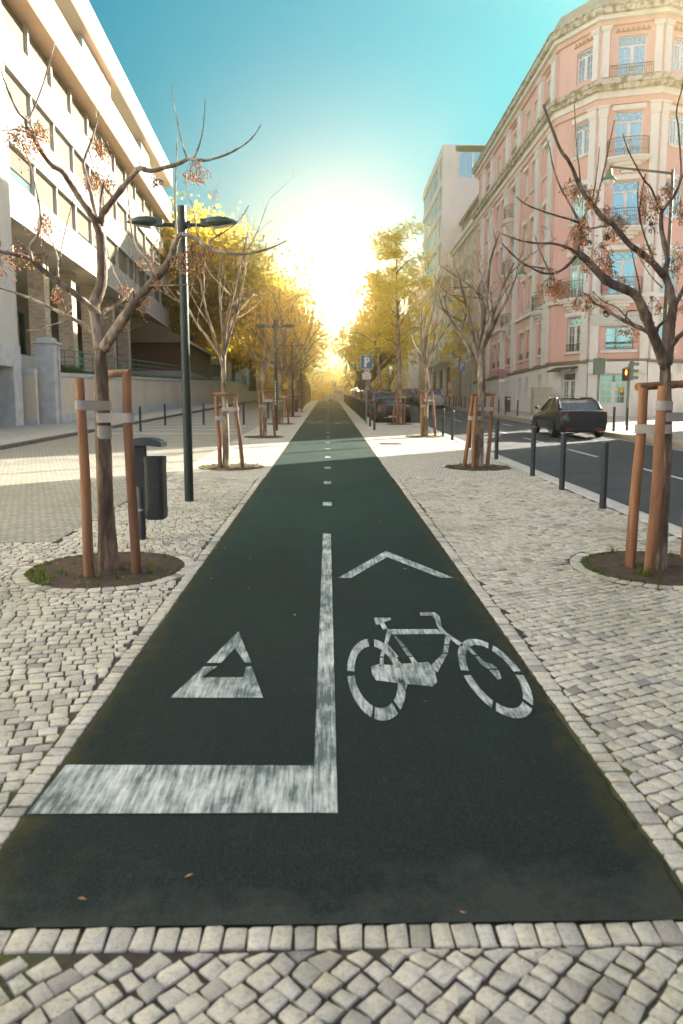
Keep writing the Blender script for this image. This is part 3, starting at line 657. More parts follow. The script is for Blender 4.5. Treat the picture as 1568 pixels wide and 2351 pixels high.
# right foreground tree
TR = traced_tree('rough dark chinaberry tree at the right edge, heavy with orange berries', (1512,1312), 6.80,
  [(1511,1316,0),(1520,1187,0),(1529,1056,0),(1531,946,0),(1529,861,0),(1531,822,0)],
  [(.050,.030,0,-.35,[(1529,838),(1518,816),(1507,787),(1497,763),(1489,744),(1475,707),(1459.5,678),(1433,663),(1398,648),(1372,624),(1348,598),(1326,580)]),
   (.016,.004,-.35,-.7,[(1330,584),(1316,576),(1302,568),(1270,559),(1230,558),(1191,551),(1151,536)]),
   (.016,.010,-.35,-.15,[(1326,580),(1328,556),(1332,520),(1332,512)]),
   (.012,.004,-.15,.2,[(1332,514),(1321,493),(1302,458),(1286,429),(1270,386),(1262,343),(1256,322)]),
   (.010,.004,-.15,-.5,[(1330,512),(1310,504),(1278,495),(1244,484),(1209,470),(1185,452)]),(.009,.004,-.15,.3,[(1332,512),(1342,495),(1350,475),(1348,455)]),(.008,.005,-.1,.1,[(1333,522),(1360,524),(1388,518)]),
   (.014,.004,-.3,-.6,[(1322,588),(1300,612),(1276,626),(1257,628),(1236,623),(1198,602),(1172,580),(1152,558)]),
   (.007,.003,-.45,-.2,[(1262,627),(1250,600),(1235,565),(1227,540)]),
   (.050,.032,0,.12,[(1531,835),(1535,795),(1538,755),(1541,728),(1545,701),(1540,675),(1531,643),(1523,628)]),
   (.032,.010,.12,-.25,[(1525,632),(1518,626),(1499,604),(1470,580),(1446,562),(1427,540),(1406,514),(1382,498),(1364,474),(1348,455),(1334,434),(1324,413),(1316,391),(1302,365),(1286,343),(1265,290),(1247,240)]),
   (.009,.003,-.2,.1,[(1336,438),(1332,418),(1329,381),(1324,343),(1321,290),(1318,232)]),
   (.010,.004,-.1,.35,[(1366,478),(1374,440),(1385,397),(1396,343),(1404,305),(1410,277)]),(.006,.003,-.2,.1,[(1358,462),(1365,430),(1372,380),(1376,338)]),
   (.028,.016,.12,.4,[(1523,630),(1526,618),(1532,597),(1524,556),(1518,524),(1518,494),(1520,482)]),
   (.013,.004,.4,.1,[(1520,484),(1510,468),(1494,431),(1478,413),(1457,375),(1441,343),(1429,306)]),
   (.016,.005,.4,.7,[(1520,484),(1534,466),(1550,445),(1561,415),(1563,380),(1557,293),(1553,253),(1566,200),(1572,150)]),(.009,.004,.5,.9,[(1558,425),(1570,395),(1585,340),(1590,290)]),
   (.011,.004,.1,-.3,[(1500,600),(1494,580),(1483,551),(1472,515),(1468,480),(1474,440),(1482,398)]),(.006,.003,-.05,-.3,[(1470,512),(1464,470),(1465,418)]),
   (.022,.007,0,.5,[(1495,768),(1488,763),(1470,753),(1441,740),(1411,724),(1390,708),(1364,695),(1353,681),(1337,671)]),(.007,.003,.2,.5,[(1455,745),(1435,725),(1415,705),(1385,692),(1360,668)]),(.007,.003,.3,.1,[(1436,737),(1440,715),(1462,712),(1480,706)]),
   (.016,.013,0,-.2,[(1508,760),(1510,752),(1520,741),(1527,735)]),
   (.024,.012,.05,.5,[(1546,705),(1556,688),(1568,665),(1590,620),(1620,560)]),(.026,.012,0,-.4,[(1540,795),(1556,775),(1575,757),(1610,720),(1660,650)]),
   (.008,.003,0,-.3,[(1470,705),(1468,660),(1455,600),(1447,560)]),(.006,.003,.1,.5,[(1520,660),(1500,640),(1485,620),(1460,575)])],
  [(1328,425,.12,80,.1,0),(1352,440,.11,60,-.1,0),(1306,420,.09,36,.1,0),(1327,520,.14,120,-.2,0),(1340,505,.09,50,-.2,0),(1318,545,.09,45,-.25,0),(1262,640,.13,110,-.4,0),(1285,645,.11,60,-.35,0),(1400,478,.10,55,.1,0),(1420,500,.12,70,.1,0),(1380,568,.12,75,0,0),(1395,590,.10,55,0,0),(1350,600,.08,36,-.3,0),
   (1335,680,.12,80,.4,0),(1365,672,.09,40,.4,0),(1490,565,.10,45,0,0),(1505,455,.12,80,.3,0),(1530,425,.11,65,.5,0),(1545,600,.12,60,.3,0),(1560,570,.12,60,.4,0),(1385,705,.08,34,.4,1),(1440,752,.08,30,.3,0),(1455,755,.09,36,.2,0),(1500,690,.10,40,.1,0),(1393,535,.05,20,.1,1),(1480,430,.09,40,.2,0),(1470,470,.08,36,-.1,0),(1560,470,.12,60,.5,0),(1400,625,.08,34,-.1,0),(1560,690,.1,40,.4,0),(1500,500,.07,20,.4,1),(1345,540,.06,24,0,1),(1425,640,.06,22,.2,0)],
  .060, 'bare chinaberry street trees')

# procedural bare trees for the ones further off
def bare_tree(label, x, Y, seed, fork, height, spread, r0, nl, lit=60, group='bare chinaberry street trees', leaves=0, leafm=None):
    S = random.Random(seed); root = thing('chinaberry_tree', label, 'tree', (x, Y, gz(Y)), 0, group)
    mb = MB(); top = Vector((S.uniform(-.08,.08), S.uniform(-.05,.05), fork))
    p, r = smooth_path([(0,0,-.05),(S.uniform(-.03,.03),0,fork*.35),(S.uniform(-.05,.05),0,fork*.7),top], [r0*1.4,r0*1.05,r0*.95,r0*.9], 5); mb.tube(p, r, 10)
    tips = []
    def grow(p, d, ln, r, lev):
        pts = [p]; k = 4
        for i in range(k):
            d = (d+Vector((S.gauss(0,.13),S.gauss(0,.13),S.gauss(.07,.10)))).normalized(); pts.append(pts[-1]+d*ln/k)
        rr = [r*(1-.75*i/k) if lev == 0 else r*(1-.7*i/k) for i in range(k+1)]
        q, s = smooth_path(pts, rr, 3); mb.tube(q, s, 7 if lev == 0 else 5)
        if lev < 3:
            for _ in range(S.randint(2,3) if lev < 2 else S.randint(1,2)):
                t = S.uniform(.35,1); i = min(int(t*k), k-1); b = pts[i].lerp(pts[i+1], t*k-i)
                a = Vector((S.gauss(0,1),S.gauss(0,1),S.gauss(.35,.5))).normalized()
                grow(b, (d*.8+a*.9).normalized(), ln*S.uniform(.42,.62), max(rr[i]*.6,.0035), lev+1)
        tips.append((pts[-1], lev)); tips.append((pts[2], lev))
    for i in range(nl):
        a = 2*pi*i/nl+S.uniform(-.5,.5); o = S.uniform(.35,.75)*spread
        grow(top+Vector((0,0,-S.uniform(0,.15*fork))), Vector((cos(a)*o, sin(a)*o, 1)).normalized(), (height-fork)*S.uniform(.6,.9), r0*.62, 0)
    grow(top, Vector((S.uniform(-.15,.15),0,1)), (height-fork)*.98, r0*.7, 0)
    mb.build('trunk', bark, root, smooth=True)
    for _ in range(lit):
        t = S.choice(tips)
        if t[1] >= 1: cluster('berry_cluster', t[0], .12, 16, root, .09, False, .010)
    if leaves:
        V = []; F = []
        for _ in range(leaves):
            c = S.choice(tips)[0]+Vector((S.gauss(0,.28),S.gauss(0,.28),S.gauss(-.05,.22))); s = S.uniform(.05,.11)
            u = Vector((S.gauss(0,1),S.gauss(0,1),S.gauss(0,1))).normalized()*s; v = u.orthogonal().normalized()*s*.55
            b = len(V); V += [c-u,c-v,c+u,c+v]; F.append((b,b+1,b+2,b+3))
        npmesh('crown', V, F, leafm, parent=root)
    return root
leaf_gold = mat('golden_leaf', (.60,.37,.05), .6, .4, 1.2, transl=(1.0,.70,.12))  # these leaf tones carry extra gold in place of the glow's warm wash
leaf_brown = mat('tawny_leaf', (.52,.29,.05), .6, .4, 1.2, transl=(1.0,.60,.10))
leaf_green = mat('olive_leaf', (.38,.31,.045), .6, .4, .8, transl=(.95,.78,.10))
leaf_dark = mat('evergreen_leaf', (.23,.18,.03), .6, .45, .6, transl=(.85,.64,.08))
bare_tree('slim bare tree on the left with sunlit limbs, second from the camera', -2.17, 15.68, 11, 2.35, 5.0, .95, .058, 5, 10)
bare_tree('slim bare tree on the left with a low fork, third from the camera', -2.19, 25.6, 12, 2.35, 4.8, 1.0, .055, 6, 12)
bare_tree('bare tree on the right with thick twisted limbs beside the road, second from the camera', 3.20, 15.79, 13, 2.45, 5.0, 1.25, .085, 5, 14)
bare_tree('bare tree on the right with pale limbs before the dark convertible', 3.36, 25.79, 14, 2.5, 5.6, 1.1, .075, 6, 12)
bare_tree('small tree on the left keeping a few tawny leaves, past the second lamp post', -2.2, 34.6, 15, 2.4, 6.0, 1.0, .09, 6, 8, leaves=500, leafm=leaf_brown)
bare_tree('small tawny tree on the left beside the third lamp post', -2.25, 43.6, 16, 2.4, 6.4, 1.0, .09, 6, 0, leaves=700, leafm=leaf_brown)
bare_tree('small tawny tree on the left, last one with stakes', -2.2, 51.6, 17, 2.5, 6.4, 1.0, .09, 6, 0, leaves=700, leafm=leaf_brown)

# three-stake supports
def bent_stake(mb, a, b, r):
    a = Vector(a); b = Vector(b); m = a.lerp(b,.45)+Vector((R.uniform(-.02,.02),R.uniform(-.02,.02),0)); q = a.lerp(b,.75)+Vector((R.uniform(-.015,.015),0,0))
    p, rr = smooth_path([a,m,q,b],[r*1.05,r*1.02,r*.95,r*.92],6); mb.tube(p,[s*(1+R.uniform(-.03,.05)) for s in rr],12)
def wrap(mb, c0, r0, c1, r1, z, h=.085):
    """webbing strap looped round two round poles"""
    c0 = Vector(c0); c1 = Vector(c1); d = (c1-c0).normalized(); n = Vector((-d.y,d.x,0)); pts = []
    for i in range(9): a = -pi/2-pi*i/8; pts.append(c0+(d*cos(a)*1+n*sin(a)*-1)*(r0+.004))
    for i in range(9): a = pi/2-pi*i/8; pts.append(c1+(d*cos(a)+n*sin(a)*-1)*(r1+.004))
    k = len(pts); vs = [(p.x,p.y,z-h/2) for p in pts]+[(p.x,p.y,z+h/2) for p in pts]
    mb.add(vs,[(i,(i+1)%k,k+(i+1)%k,k+i) for i in range(k)])
def support(label, x, Y, stakes, tops, rail, straps, r=.043, trunk_r=.062, fine=True):
    root = thing('tree_support', label, 'tree support', (x,Y,gz(Y)), 0, 'wooden stakes round the street trees')
    for a, b in zip(stakes, tops):
        mb = MB(); bent_stake(mb, (a[0],a[1],-.08), b, r); mb.build('stake', stake_wood, root, smooth=40)
    if rail:
        mb = MB(); bent_stake(mb, rail[0], rail[1], r*.78); mb.build('rail', stake_wood, root, smooth=40)
    for (i, z, tx, ty) in straps:
        a = Vector(stakes[i]); b = Vector(tops[i][:2]+(0,)) if len(tops[i]) == 3 else Vector(tops[i]); t = z/tops[i][2]
        c = Vector((stakes[i][0]+(tops[i][0]-stakes[i][0])*t, stakes[i][1]+(tops[i][1]-stakes[i][1])*t, 0))
        mb = MB(); wrap(mb, c, r*1.0, (tx,ty,0), trunk_r, z); mb.build('strap', strap_m, root, smooth=40)
    return root
def rel(px, Y, x0, Y0):
    p = at(*px, Y); return (p.x-x0, Y-Y0, p.z-gz(Y0))
x0, Y0 = TL.location.x, 6.85
S1 = rel((204,1325),6.61,x0,Y0); S2 = rel((315,1317),6.73,x0,Y0); S3 = rel((238,1290),7.22,x0,Y0)
T1 = rel((182,868),6.66,x0,Y0); T2 = rel((291,858),6.75,x0,Y0); T3 = rel((228,858),7.2,x0,Y0)
support('three reddish stakes with torn grey straps holding the left foreground tree', x0, Y0, [S1[:2],S2[:2],S3[:2]], [T1,T2,T3],
        [rel((226,860),7.24,x0,Y0), rel((300,855),6.74,x0,Y0)], [(0,1.53,rel((238,930),6.85,x0,Y0)[0],0),(1,1.42,rel((239,960),6.85,x0,Y0)[0],0)], .044, .064)
mb = MB(); mb.tube([(0,0,-.06),(0,0,.06)], .069, 14, 0, False); tape = mb.build('strap', strap_m, None, smooth=True); tape.parent = [o for o in bpy.data.objects if o.name == 'tree_support'][0]; tape.location = (rel((240,988),6.85,x0,Y0)[0],0,1.29)
x0, Y0 = TR.location.x, 6.80
S1 = rel((1445,1305),6.86,x0,Y0); S2 = rel((1487,1322),6.60,x0,Y0); S3 = rel((1572,1280),7.3,x0,Y0)
T1 = rel((1477,890),6.9,x0,Y0); T2 = rel((1522,886),6.64,x0,Y0); T3 = rel((1600,880),7.25,x0,Y0)
support('three reddish stakes with grey straps holding the tree at the right edge', x0, Y0, [S1[:2],S2[:2],S3[:2]], [T1,T2,T3],
        [rel((1463,888),6.92,x0,Y0), rel((1618,878),7.15,x0,Y0)], [(0,1.32,rel((1526,984),6.8,x0,Y0)[0],.0),(1,1.53,rel((1528,931),6.8,x0,Y0)[0],.0),(2,1.43,rel((1528,956),6.8,x0,Y0)[0],0)], .046, .058)
def simple_support(label, x, Y, tr=.06, wide=.30, s=1):
    st = [(-wide*.55,-.12),(-wide*.1,-.30) if s < 0 else (-.25,.18),(wide*1.05,.05)]
    tp = [(-wide*.8,-.05,1.52),(-.12,-.22,1.5) if s < 0 else (-.2,.16,1.52),(wide*.85,.02,1.53)]
    return support(label, x, Y, st, tp, [(tp[0][0]-.03,tp[0][1],1.55),(tp[2][0]+.03,tp[2][1],1.56)], [(0,1.02,0,0),(2,1.2,0,0)], .040, tr)
def near_support(label, x, Y, tr, mirror):
    if mirror: st = [(-.30,.05),(-.13,-.13),(.20,.05)]; tp = [(-.14,.02,1.52),(-.10,-.12,1.5),(.28,.03,1.5)]
    else: st = [(-.11,-.06),(-.02,.16),(.36,.02)]; tp = [(-.17,-.05,1.5),(-.05,.15,1.5),(.22,.02,1.52)]
    return support(label, x, Y, st, tp, [(tp[0][0]-.05,tp[0][1],1.55),(tp[2][0]+.05,tp[2][1],1.55)], [(0,1.05,0,0),(2,1.24,0,0)], .042, tr)
near_support('stakes round the second tree on the left', -2.17, 15.68, .058, False)
near_support('stakes round the third tree on the left', -2.19, 25.6, .056, False)
near_support('stakes leaning inward round the second tree on the right', 3.20, 15.79, .085, True)
near_support('stakes round the pale tree before the dark convertible', 3.36, 25.79, .075, False)
near_support('stakes round the feathery tree right behind the dark convertible', 3.27, 34.4, .12, True)
for i, Y in enumerate((34.6, 43.6, 51.6)):
    near_support('weathered stakes round a small tawny tree, '+('by the second lamp post','by the third lamp post','furthest along')[i], (-2.2,-2.25,-2.2)[i], Y, .09, i == 1)
for i, Y in enumerate((43.2, 52.0)):
    near_support('stakes round a kerbside tree among the parked cars, '+('nearer one','further one')[i], 2.9, Y, .11, False)

# leafy crowns: leaf-sized faces gathered in clumps through the crown's volume
def leafy_tree(name, label, x, Y, z, h, cr, cz, leafm, seed, nclump, per, leaf, tr=.2, group=None, squash=.8, lean=0, cat='tree', trunk_h=None, tm=None):
    S = np.random.default_rng(seed); rr = random.Random(seed)
    root = thing(name, label, cat, (x,Y,z), 0, group)
    mb = MB(); th = trunk_h or (h-cr*1.2)
    p, r = smooth_path([(0,0,-.2),(.05,0,th*.5),(lean*.4,.05,th)], [tr*1.3,tr,tr*.8], 4); mb.tube(p, r, 9)
    C = []
    for _ in range(nclump):
        d = S.normal(size=3); d /= np.linalg.norm(d); q = S.random()**.45
        c = np.array([lean,0,cz])+d*np.array([cr,cr,cr*squash])*q*(1+.18*sin(d[0]*5+seed)*cos(d[2]*4+seed)); C.append(c)
    for _ in range(12):
        c = C[rr.randrange(nclump)]; a = Vector((lean*.4,.05,th*rr.uniform(.75,1))); b = Vector(c); m = a.lerp(b,.5)+Vector((rr.gauss(0,.1*cr),rr.gauss(0,.1*cr),.06*cr))
        q, s = smooth_path([a,m,b],[tr*.5,tr*.3,tr*.08],4); mb.tube(q,s,6)
    mb.build('trunk', tm or bark_dark, root, smooth=True)
    C = np.array(C); n = nclump*per
    cs = np.repeat(C,per,0); sz = np.repeat(S.uniform(.10,.26,(nclump,1))*cr,per,0)
    P = cs+S.normal(size=(n,3))*sz*np.array([1,1,.6])
    u = S.normal(size=(n,3)); u /= np.linalg.norm(u,axis=1,keepdims=True); t = S.normal(size=(n,3)); v = np.cross(u,t); v /= np.linalg.norm(v,axis=1,keepdims=True)
    s = S.uniform(.6,1.3,(n,1))*leaf; u = u*s; v = v*s*.5
    V = np.stack([P-u,P-v,P+u,P+v],1).reshape(-1,3); F = np.arange(n*4).reshape(-1,4)
    npmesh('crown', V, F, leafm, parent=root)
    return root
# big evergreens behind the wall
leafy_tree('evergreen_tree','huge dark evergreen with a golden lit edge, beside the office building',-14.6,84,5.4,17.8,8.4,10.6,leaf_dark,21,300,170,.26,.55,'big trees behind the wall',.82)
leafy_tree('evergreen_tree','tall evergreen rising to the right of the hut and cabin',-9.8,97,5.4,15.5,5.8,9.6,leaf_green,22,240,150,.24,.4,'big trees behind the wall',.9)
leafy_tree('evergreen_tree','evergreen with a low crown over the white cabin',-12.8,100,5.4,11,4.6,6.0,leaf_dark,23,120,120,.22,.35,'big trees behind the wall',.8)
# feathery and tawny avenue trees
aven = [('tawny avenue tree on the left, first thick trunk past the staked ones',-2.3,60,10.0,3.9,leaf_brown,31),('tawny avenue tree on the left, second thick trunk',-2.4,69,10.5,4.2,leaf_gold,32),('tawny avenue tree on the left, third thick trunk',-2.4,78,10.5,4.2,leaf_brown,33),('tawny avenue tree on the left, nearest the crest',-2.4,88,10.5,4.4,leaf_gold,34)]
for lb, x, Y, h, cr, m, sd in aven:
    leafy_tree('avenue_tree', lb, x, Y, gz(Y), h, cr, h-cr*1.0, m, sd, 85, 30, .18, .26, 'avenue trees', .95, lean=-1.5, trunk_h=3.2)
def feathery(label, x, Y, h, seed, m):
    S = random.Random(seed); root = thing('feathery_tree', label, 'tree', (x,Y,gz(Y)), 0, 'avenue trees'); mb = MB(); V = []; F = []
    path = [(0,0,-.1),(S.uniform(-.1,.1),0,2.4),(S.uniform(-.2,.2),.1,h*.55),(S.uniform(-.3,.2),0,h*.97)]
    p, r = smooth_path(path,[.13,.11,.07,.02],6); mb.tube(p,r,9)
    for k in range(26):
        z = h*(.40+.58*k/26); a = S.uniform(0,2*pi); ln = (2.3-1.4*k/26)*S.uniform(.5,1.1); i = min(range(len(p)), key=lambda q: abs(p[q].z-z)); b = p[i]
        e = b+Vector((cos(a)*ln, sin(a)*ln, ln*S.uniform(.0,.5))); m1 = b.lerp(e,.5)+Vector((0,0,.22*ln))
        q, s = smooth_path([b,m1,e],[.03,.018,.006],3); mb.tube(q,s,5)
        for _ in range(S.randint(3,5)):
            c = q[S.randrange(3,len(q))]+Vector((S.gauss(0,.16),S.gauss(0,.16),S.gauss(0,.12)))
            for _ in range(S.randint(26,42)):
                P = c+Vector((S.gauss(0,.24),S.gauss(0,.24),S.gauss(-.08,.17))); u = Vector((S.gauss(0,1),S.gauss(0,1),S.gauss(-.5,.6))).normalized()*S.uniform(.09,.20); v = u.orthogonal().normalized()*.036
                j = len(V); V += [P-u,P-v,P+u,P+v]; F.append((j,j+1,j+2,j+3))
    mb.build('trunk', bark, root, smooth=True); npmesh('crown', V, F, m, parent=root)
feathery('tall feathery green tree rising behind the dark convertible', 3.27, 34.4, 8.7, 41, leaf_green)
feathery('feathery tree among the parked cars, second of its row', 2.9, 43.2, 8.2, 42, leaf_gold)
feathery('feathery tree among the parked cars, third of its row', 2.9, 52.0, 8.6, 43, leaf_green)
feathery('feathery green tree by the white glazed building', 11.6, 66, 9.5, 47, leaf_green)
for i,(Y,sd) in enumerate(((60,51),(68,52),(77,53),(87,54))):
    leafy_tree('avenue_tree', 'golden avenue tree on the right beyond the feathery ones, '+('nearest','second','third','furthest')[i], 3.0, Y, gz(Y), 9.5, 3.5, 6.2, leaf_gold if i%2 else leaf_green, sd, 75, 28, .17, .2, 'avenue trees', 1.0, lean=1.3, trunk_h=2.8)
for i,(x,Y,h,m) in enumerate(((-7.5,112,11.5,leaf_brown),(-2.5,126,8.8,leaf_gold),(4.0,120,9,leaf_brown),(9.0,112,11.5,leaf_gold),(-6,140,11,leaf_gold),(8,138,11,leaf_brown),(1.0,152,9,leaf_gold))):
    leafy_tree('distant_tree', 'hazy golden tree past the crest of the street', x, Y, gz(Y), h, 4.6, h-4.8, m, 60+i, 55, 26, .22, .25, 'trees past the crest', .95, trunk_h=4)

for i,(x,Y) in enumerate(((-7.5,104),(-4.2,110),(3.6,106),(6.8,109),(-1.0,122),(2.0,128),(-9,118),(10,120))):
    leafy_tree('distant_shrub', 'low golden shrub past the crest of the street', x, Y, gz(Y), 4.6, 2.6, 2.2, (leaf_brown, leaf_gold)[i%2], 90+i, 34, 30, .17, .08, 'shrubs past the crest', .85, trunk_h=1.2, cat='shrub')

# ================================================================== street furniture
iron = mat('painted_steel', (.035,.042,.044), .42, .15, 12, metal=.3, bump=.06, bscale=120)
green_post = mat('green_painted_post', (.022,.032,.026), .38, .15, 6, metal=.35, spec=.5)
bin_m = mat('bin_plastic', (.022,.025,.027), .55, .2, 10, bump=.1, bscale=200)
steel = mat('bare_steel', (.45,.45,.44), .35, .15, 20, metal=.9)
def bollard_proto():
    root = thing('bollard','x','bollard')
    mb = MB(); r = .047; mb.lathe([(r,-.05),(r,.905),(r*.98,.925)], n=20); mb.build('post', iron, root, smooth=40)
    mb = MB(); mb.lathe([(r*.97,.9255),(r*1.0,.932),(r*.9,.950),(r*.4,.960),(.001,.961)], n=20); mb.build('cap', mat('bollard_cap', (.10,.12,.13), .3, .1, 10, metal=.6), root, smooth=True)
    return root
BP = bollard_proto(); first = [True]
def bollard(x, Y, label, group):
    if first[0]:
        first[0] = False; BP.location = (x,Y,gz(Y)); BP['label'] = label; BP['group'] = group; return BP
    return dup(BP, (x,Y,gz(Y)), R.uniform(0,6), label, group)
G1 = 'bollards along the kerb by the road'
for (x,Y,l) in ((3.88,10.35,'dark round bollard nearest the right foreground tree, with a pale chipped foot'),(3.90,12.28,'dark round bollard on the road kerb, second from the camera'),(3.96,14.3,'dark round bollard on the road kerb, third from the camera'),
    (4.00,17.62,'dark round bollard on the road kerb just past the second right tree'),(3.98,20.9,'dark bollard on the road kerb seen left of the second right tree trunk'),(4.02,24.1,'sunlit bollard on the road kerb between the two right trees'),(4.04,26.2,'sunlit bollard on the road kerb behind the pale right tree'),(4.04,28.3,'sunlit bollard on the road kerb right of the pale tree'),(4.04,31.6,'last bollard on the road kerb before the parking bay')): bollard(x,Y,l,G1)
G2 = 'bollards between the lane and the parked cars'
bollard(1.83,29.75,'sunlit bollard at the near end of the row beside the parked cars',G2); bollard(1.81,32.3,'second bollard of the row beside the parked cars, next to the parking sign',G2)
for i in range(27): bollard(1.83, 36.4+i*1.95, 'slim dark bollard further along the row between the lane and the parked cars', G2)
G3 = 'bollards on the plaza at the left'
for x,Y,l in ((-7.25,28.9,'thin bollard on the plaza nearest the pale wall'),(-7.3,33.5,'thin bollard on the plaza, second from the left'),(-5.65,33.9,'thin bollard on the plaza right of the lamp post'),(-3.88,34.3,'thin bollard on the plaza behind the second left tree'),(-3.3,41,'thin bollard on the plaza beyond the others')): bollard(x,Y,l,G3)
G4 = 'bollards on the pavement by the shops'
for x,Y,l in ((11.05,28.7,'bollard just right of the dark saloon'),(11.65,28.9,'bollard by the shop door, left of a close pair'),(11.55,27.6,'bollard by the shop door, right of a close pair'),(11.75,23.6,'bollard in front of the painted hoarding at the right edge'),
    (11.1,43.7,'bollard behind the dark saloon near the street bin')): bollard(x,Y,l,G4)
for Y in (47.5,49.5,51.6,53.6,57.3,59.3,60.8,63.5,64.7,67.1,69,71.1,72.6,74,77,80): bollard(10.85,Y,'thin bollard in the row along the far pavement by the facades',G4)

# lamp posts with two flat heads
def lamp_post():
    root = thing('street_lamp','x','street lamp')
    mb = MB(); mb.lathe([(.068,-.1),(.067,.9),(.065,2.2),(.062,4.25),(.059,4.26),(.02,4.27)], n=24)
    mb.lathe([(.069,1.55),(.069,1.56)], n=24); mb.build('post', green_post, root, smooth=40)
    mb = MB(); mb.tube([(-.36,0,4.0),(.36,0,4.0)], .026, 10); mb.lathe([(.066,3.93),(.070,3.95),(.070,4.06),(.066,4.08)], n=24)
    for s in (-1,1): mb.box((s*.10,-.02,4.0),(.05,.06,.1))
    mb.build('arm', green_post, root, smooth=40)
    hm = mat('lamp_housing', (.05,.07,.06), .4, .1, 8, metal=.4); gm = mat('lamp_glass', (.42,.42,.36), .15, .05, 5)
    for s in (-1,1):
        mb = MB(); secs = [(.30,.06,-.035,.055),(.38,.085,-.045,.075),(.50,.115,-.05,.09),(.62,.12,-.035,.085),(.72,.095,-.01,.055),(.79,.04,.0,.02)]
        vs = []; fs = []; n = 10
        for x,hw,zb,zt in secs:
            for j in range(n):
                a = 2*pi*j/n; vs.append((s*x, hw*cos(a), 4.03+(zt*sin(a) if sin(a) > 0 else -zb*-1*abs(sin(a)) if False else zb*abs(sin(a)))))
        k = len(secs); fs = [(i*n+j,i*n+(j+1)%n,(i+1)*n+(j+1)%n,(i+1)*n+j) for i in range(k-1) for j in range(n)]+[tuple(range(n)),tuple(range((k-1)*n,k*n))]
        mb.add(vs,fs); mb.box((s*.33,0,4.03),(.12,.14,.09)); h = mb.build('lamp_head', hm, root, smooth=45)
        mb = MB(); mb.add([(s*.45,-.09,3.965),(s*.70,-.06,4.005),(s*.70,.06,4.005),(s*.45,.09,3.965)],[(0,1,2,3)]); mb.add([(s*.45,-.09,3.958),(s*.70,-.06,3.998),(s*.70,.06,3.998),(s*.45,.09,3.958)],[(3,2,1,0)]); mb.build('lamp_glass', gm, h)
    return root
LP = lamp_post(); LP.location = (-2.10,11.14,gz(11.14)); LP['label'] = 'green lamp post with two flat heads, nearest one, behind the litter bin'; LP['group'] = 'lamp posts along the left of the lane'
l2 = dup(LP,(-2.06,29.5,gz(29.5)),0,'green lamp post with two heads and a white vertical sticker, second along','lamp posts along the left of the lane')
dup(LP,(-2.06,43.1,gz(43.1)),0,'green lamp post with two heads, third along the lane','lamp posts along the left of the lane')
dup(LP,(-2.06,57,gz(57)),0,'green lamp post with two heads, fourth along, among the tawny trees','lamp posts along the left of the lane')
mb = MB()
for i in range(9): mb.box((-.02,-.068,1.05+i*.105),(.035+R.uniform(0,.02),.004,.07))
mb.build('sticker', mat('white_sticker', (.6,.6,.58), .6), l2)

# litter bins on a short pole
def litter_bin(label, loc, rz=0):
    root = thing('litter_bin', label, 'litter bin', loc, rz)
    mb = MB(); mb.lathe([(.042,-.05),(.042,.905),(.036,.925),(.001,.93)], n=18); mb.lathe([(.0435,.235),(.0435,.255)], n=18); mb.build('pole', iron, root, smooth=40)
    mb = MB(); pr = []                                             # body: rounded box, hung to the right of the pole
    def rr(w, d, r, n=5):
        o = []
        for cx, cy, a0 in ((w-r,d-r,0),(-w+r,d-r,90),(-w+r,-d+r,180),(w-r,-d+r,270)):
            for i in range(n+1): a = radians(a0+90*i/n); o.append((cx+r*cos(a), cy+r*sin(a)))
        return o
    o = rr(.105,.15,.06); k = len(o); vs = []
    lv = [(.24,.90),(.255,.97),(.36,1.0),(.362,.965),(.86,.965),(.862,1.0),(.935,1.0),(.935,.93),(.80,.93)]
    for z, s in lv: vs += [(.17+x*s,y*s,z) for x,y in o]
    fs = [(i*k+j,i*k+(j+1)%k,(i+1)*k+(j+1)%k,(i+1)*k+j) for i in range(len(lv)-1) for j in range(k)]+[tuple(reversed(range(k))),tuple(range((len(lv)-1)*k,len(lv)*k))]
    mb.add(vs,fs); mb.build('body', bin_m, root, smooth=45)
    mb = MB(); mb.bb(-.045,.065,-.06,.06,.60,1.075); mb.bb(.035,.068,-.07,.07,.25,.62); mb.build('bracket', bin_m, root)
    mb = MB(); prof = [(-.07,1.06),(-.07,1.105),(-.03,1.135),(.06,1.150),(.16,1.142),(.235,1.115),(.272,1.088),(.275,1.045),(.255,1.045),(.09,1.06)]
    mb.prism(prof, -.15, .15, 0, 'y'); mb.build('lid', mat('bin_lid', (.030,.052,.066), .3, .1, 8, coat=.4), root, smooth=35)
    for z in (.33,.80):
        mb = MB(); mb.lathe([(.0445,z),(.0445,z+.022)], n=18); mb.box((-.01,-.047,z+.011),(.03,.014,.03)); mb.build('clamp', steel, root, smooth=40)
    return root
LB = litter_bin('black plastic litter bin with a blue-grey hood, behind the left foreground tree', (-2.10,8.29,gz(8.29)))
dup(LB,(-2.1,45.2,gz(45.2)),0,'dark litter bin on the left beyond the staked trees')
dup(LB,(10.6,44.6,gz(44.6)),0,'litter bin on the far pavement by the pink facade')

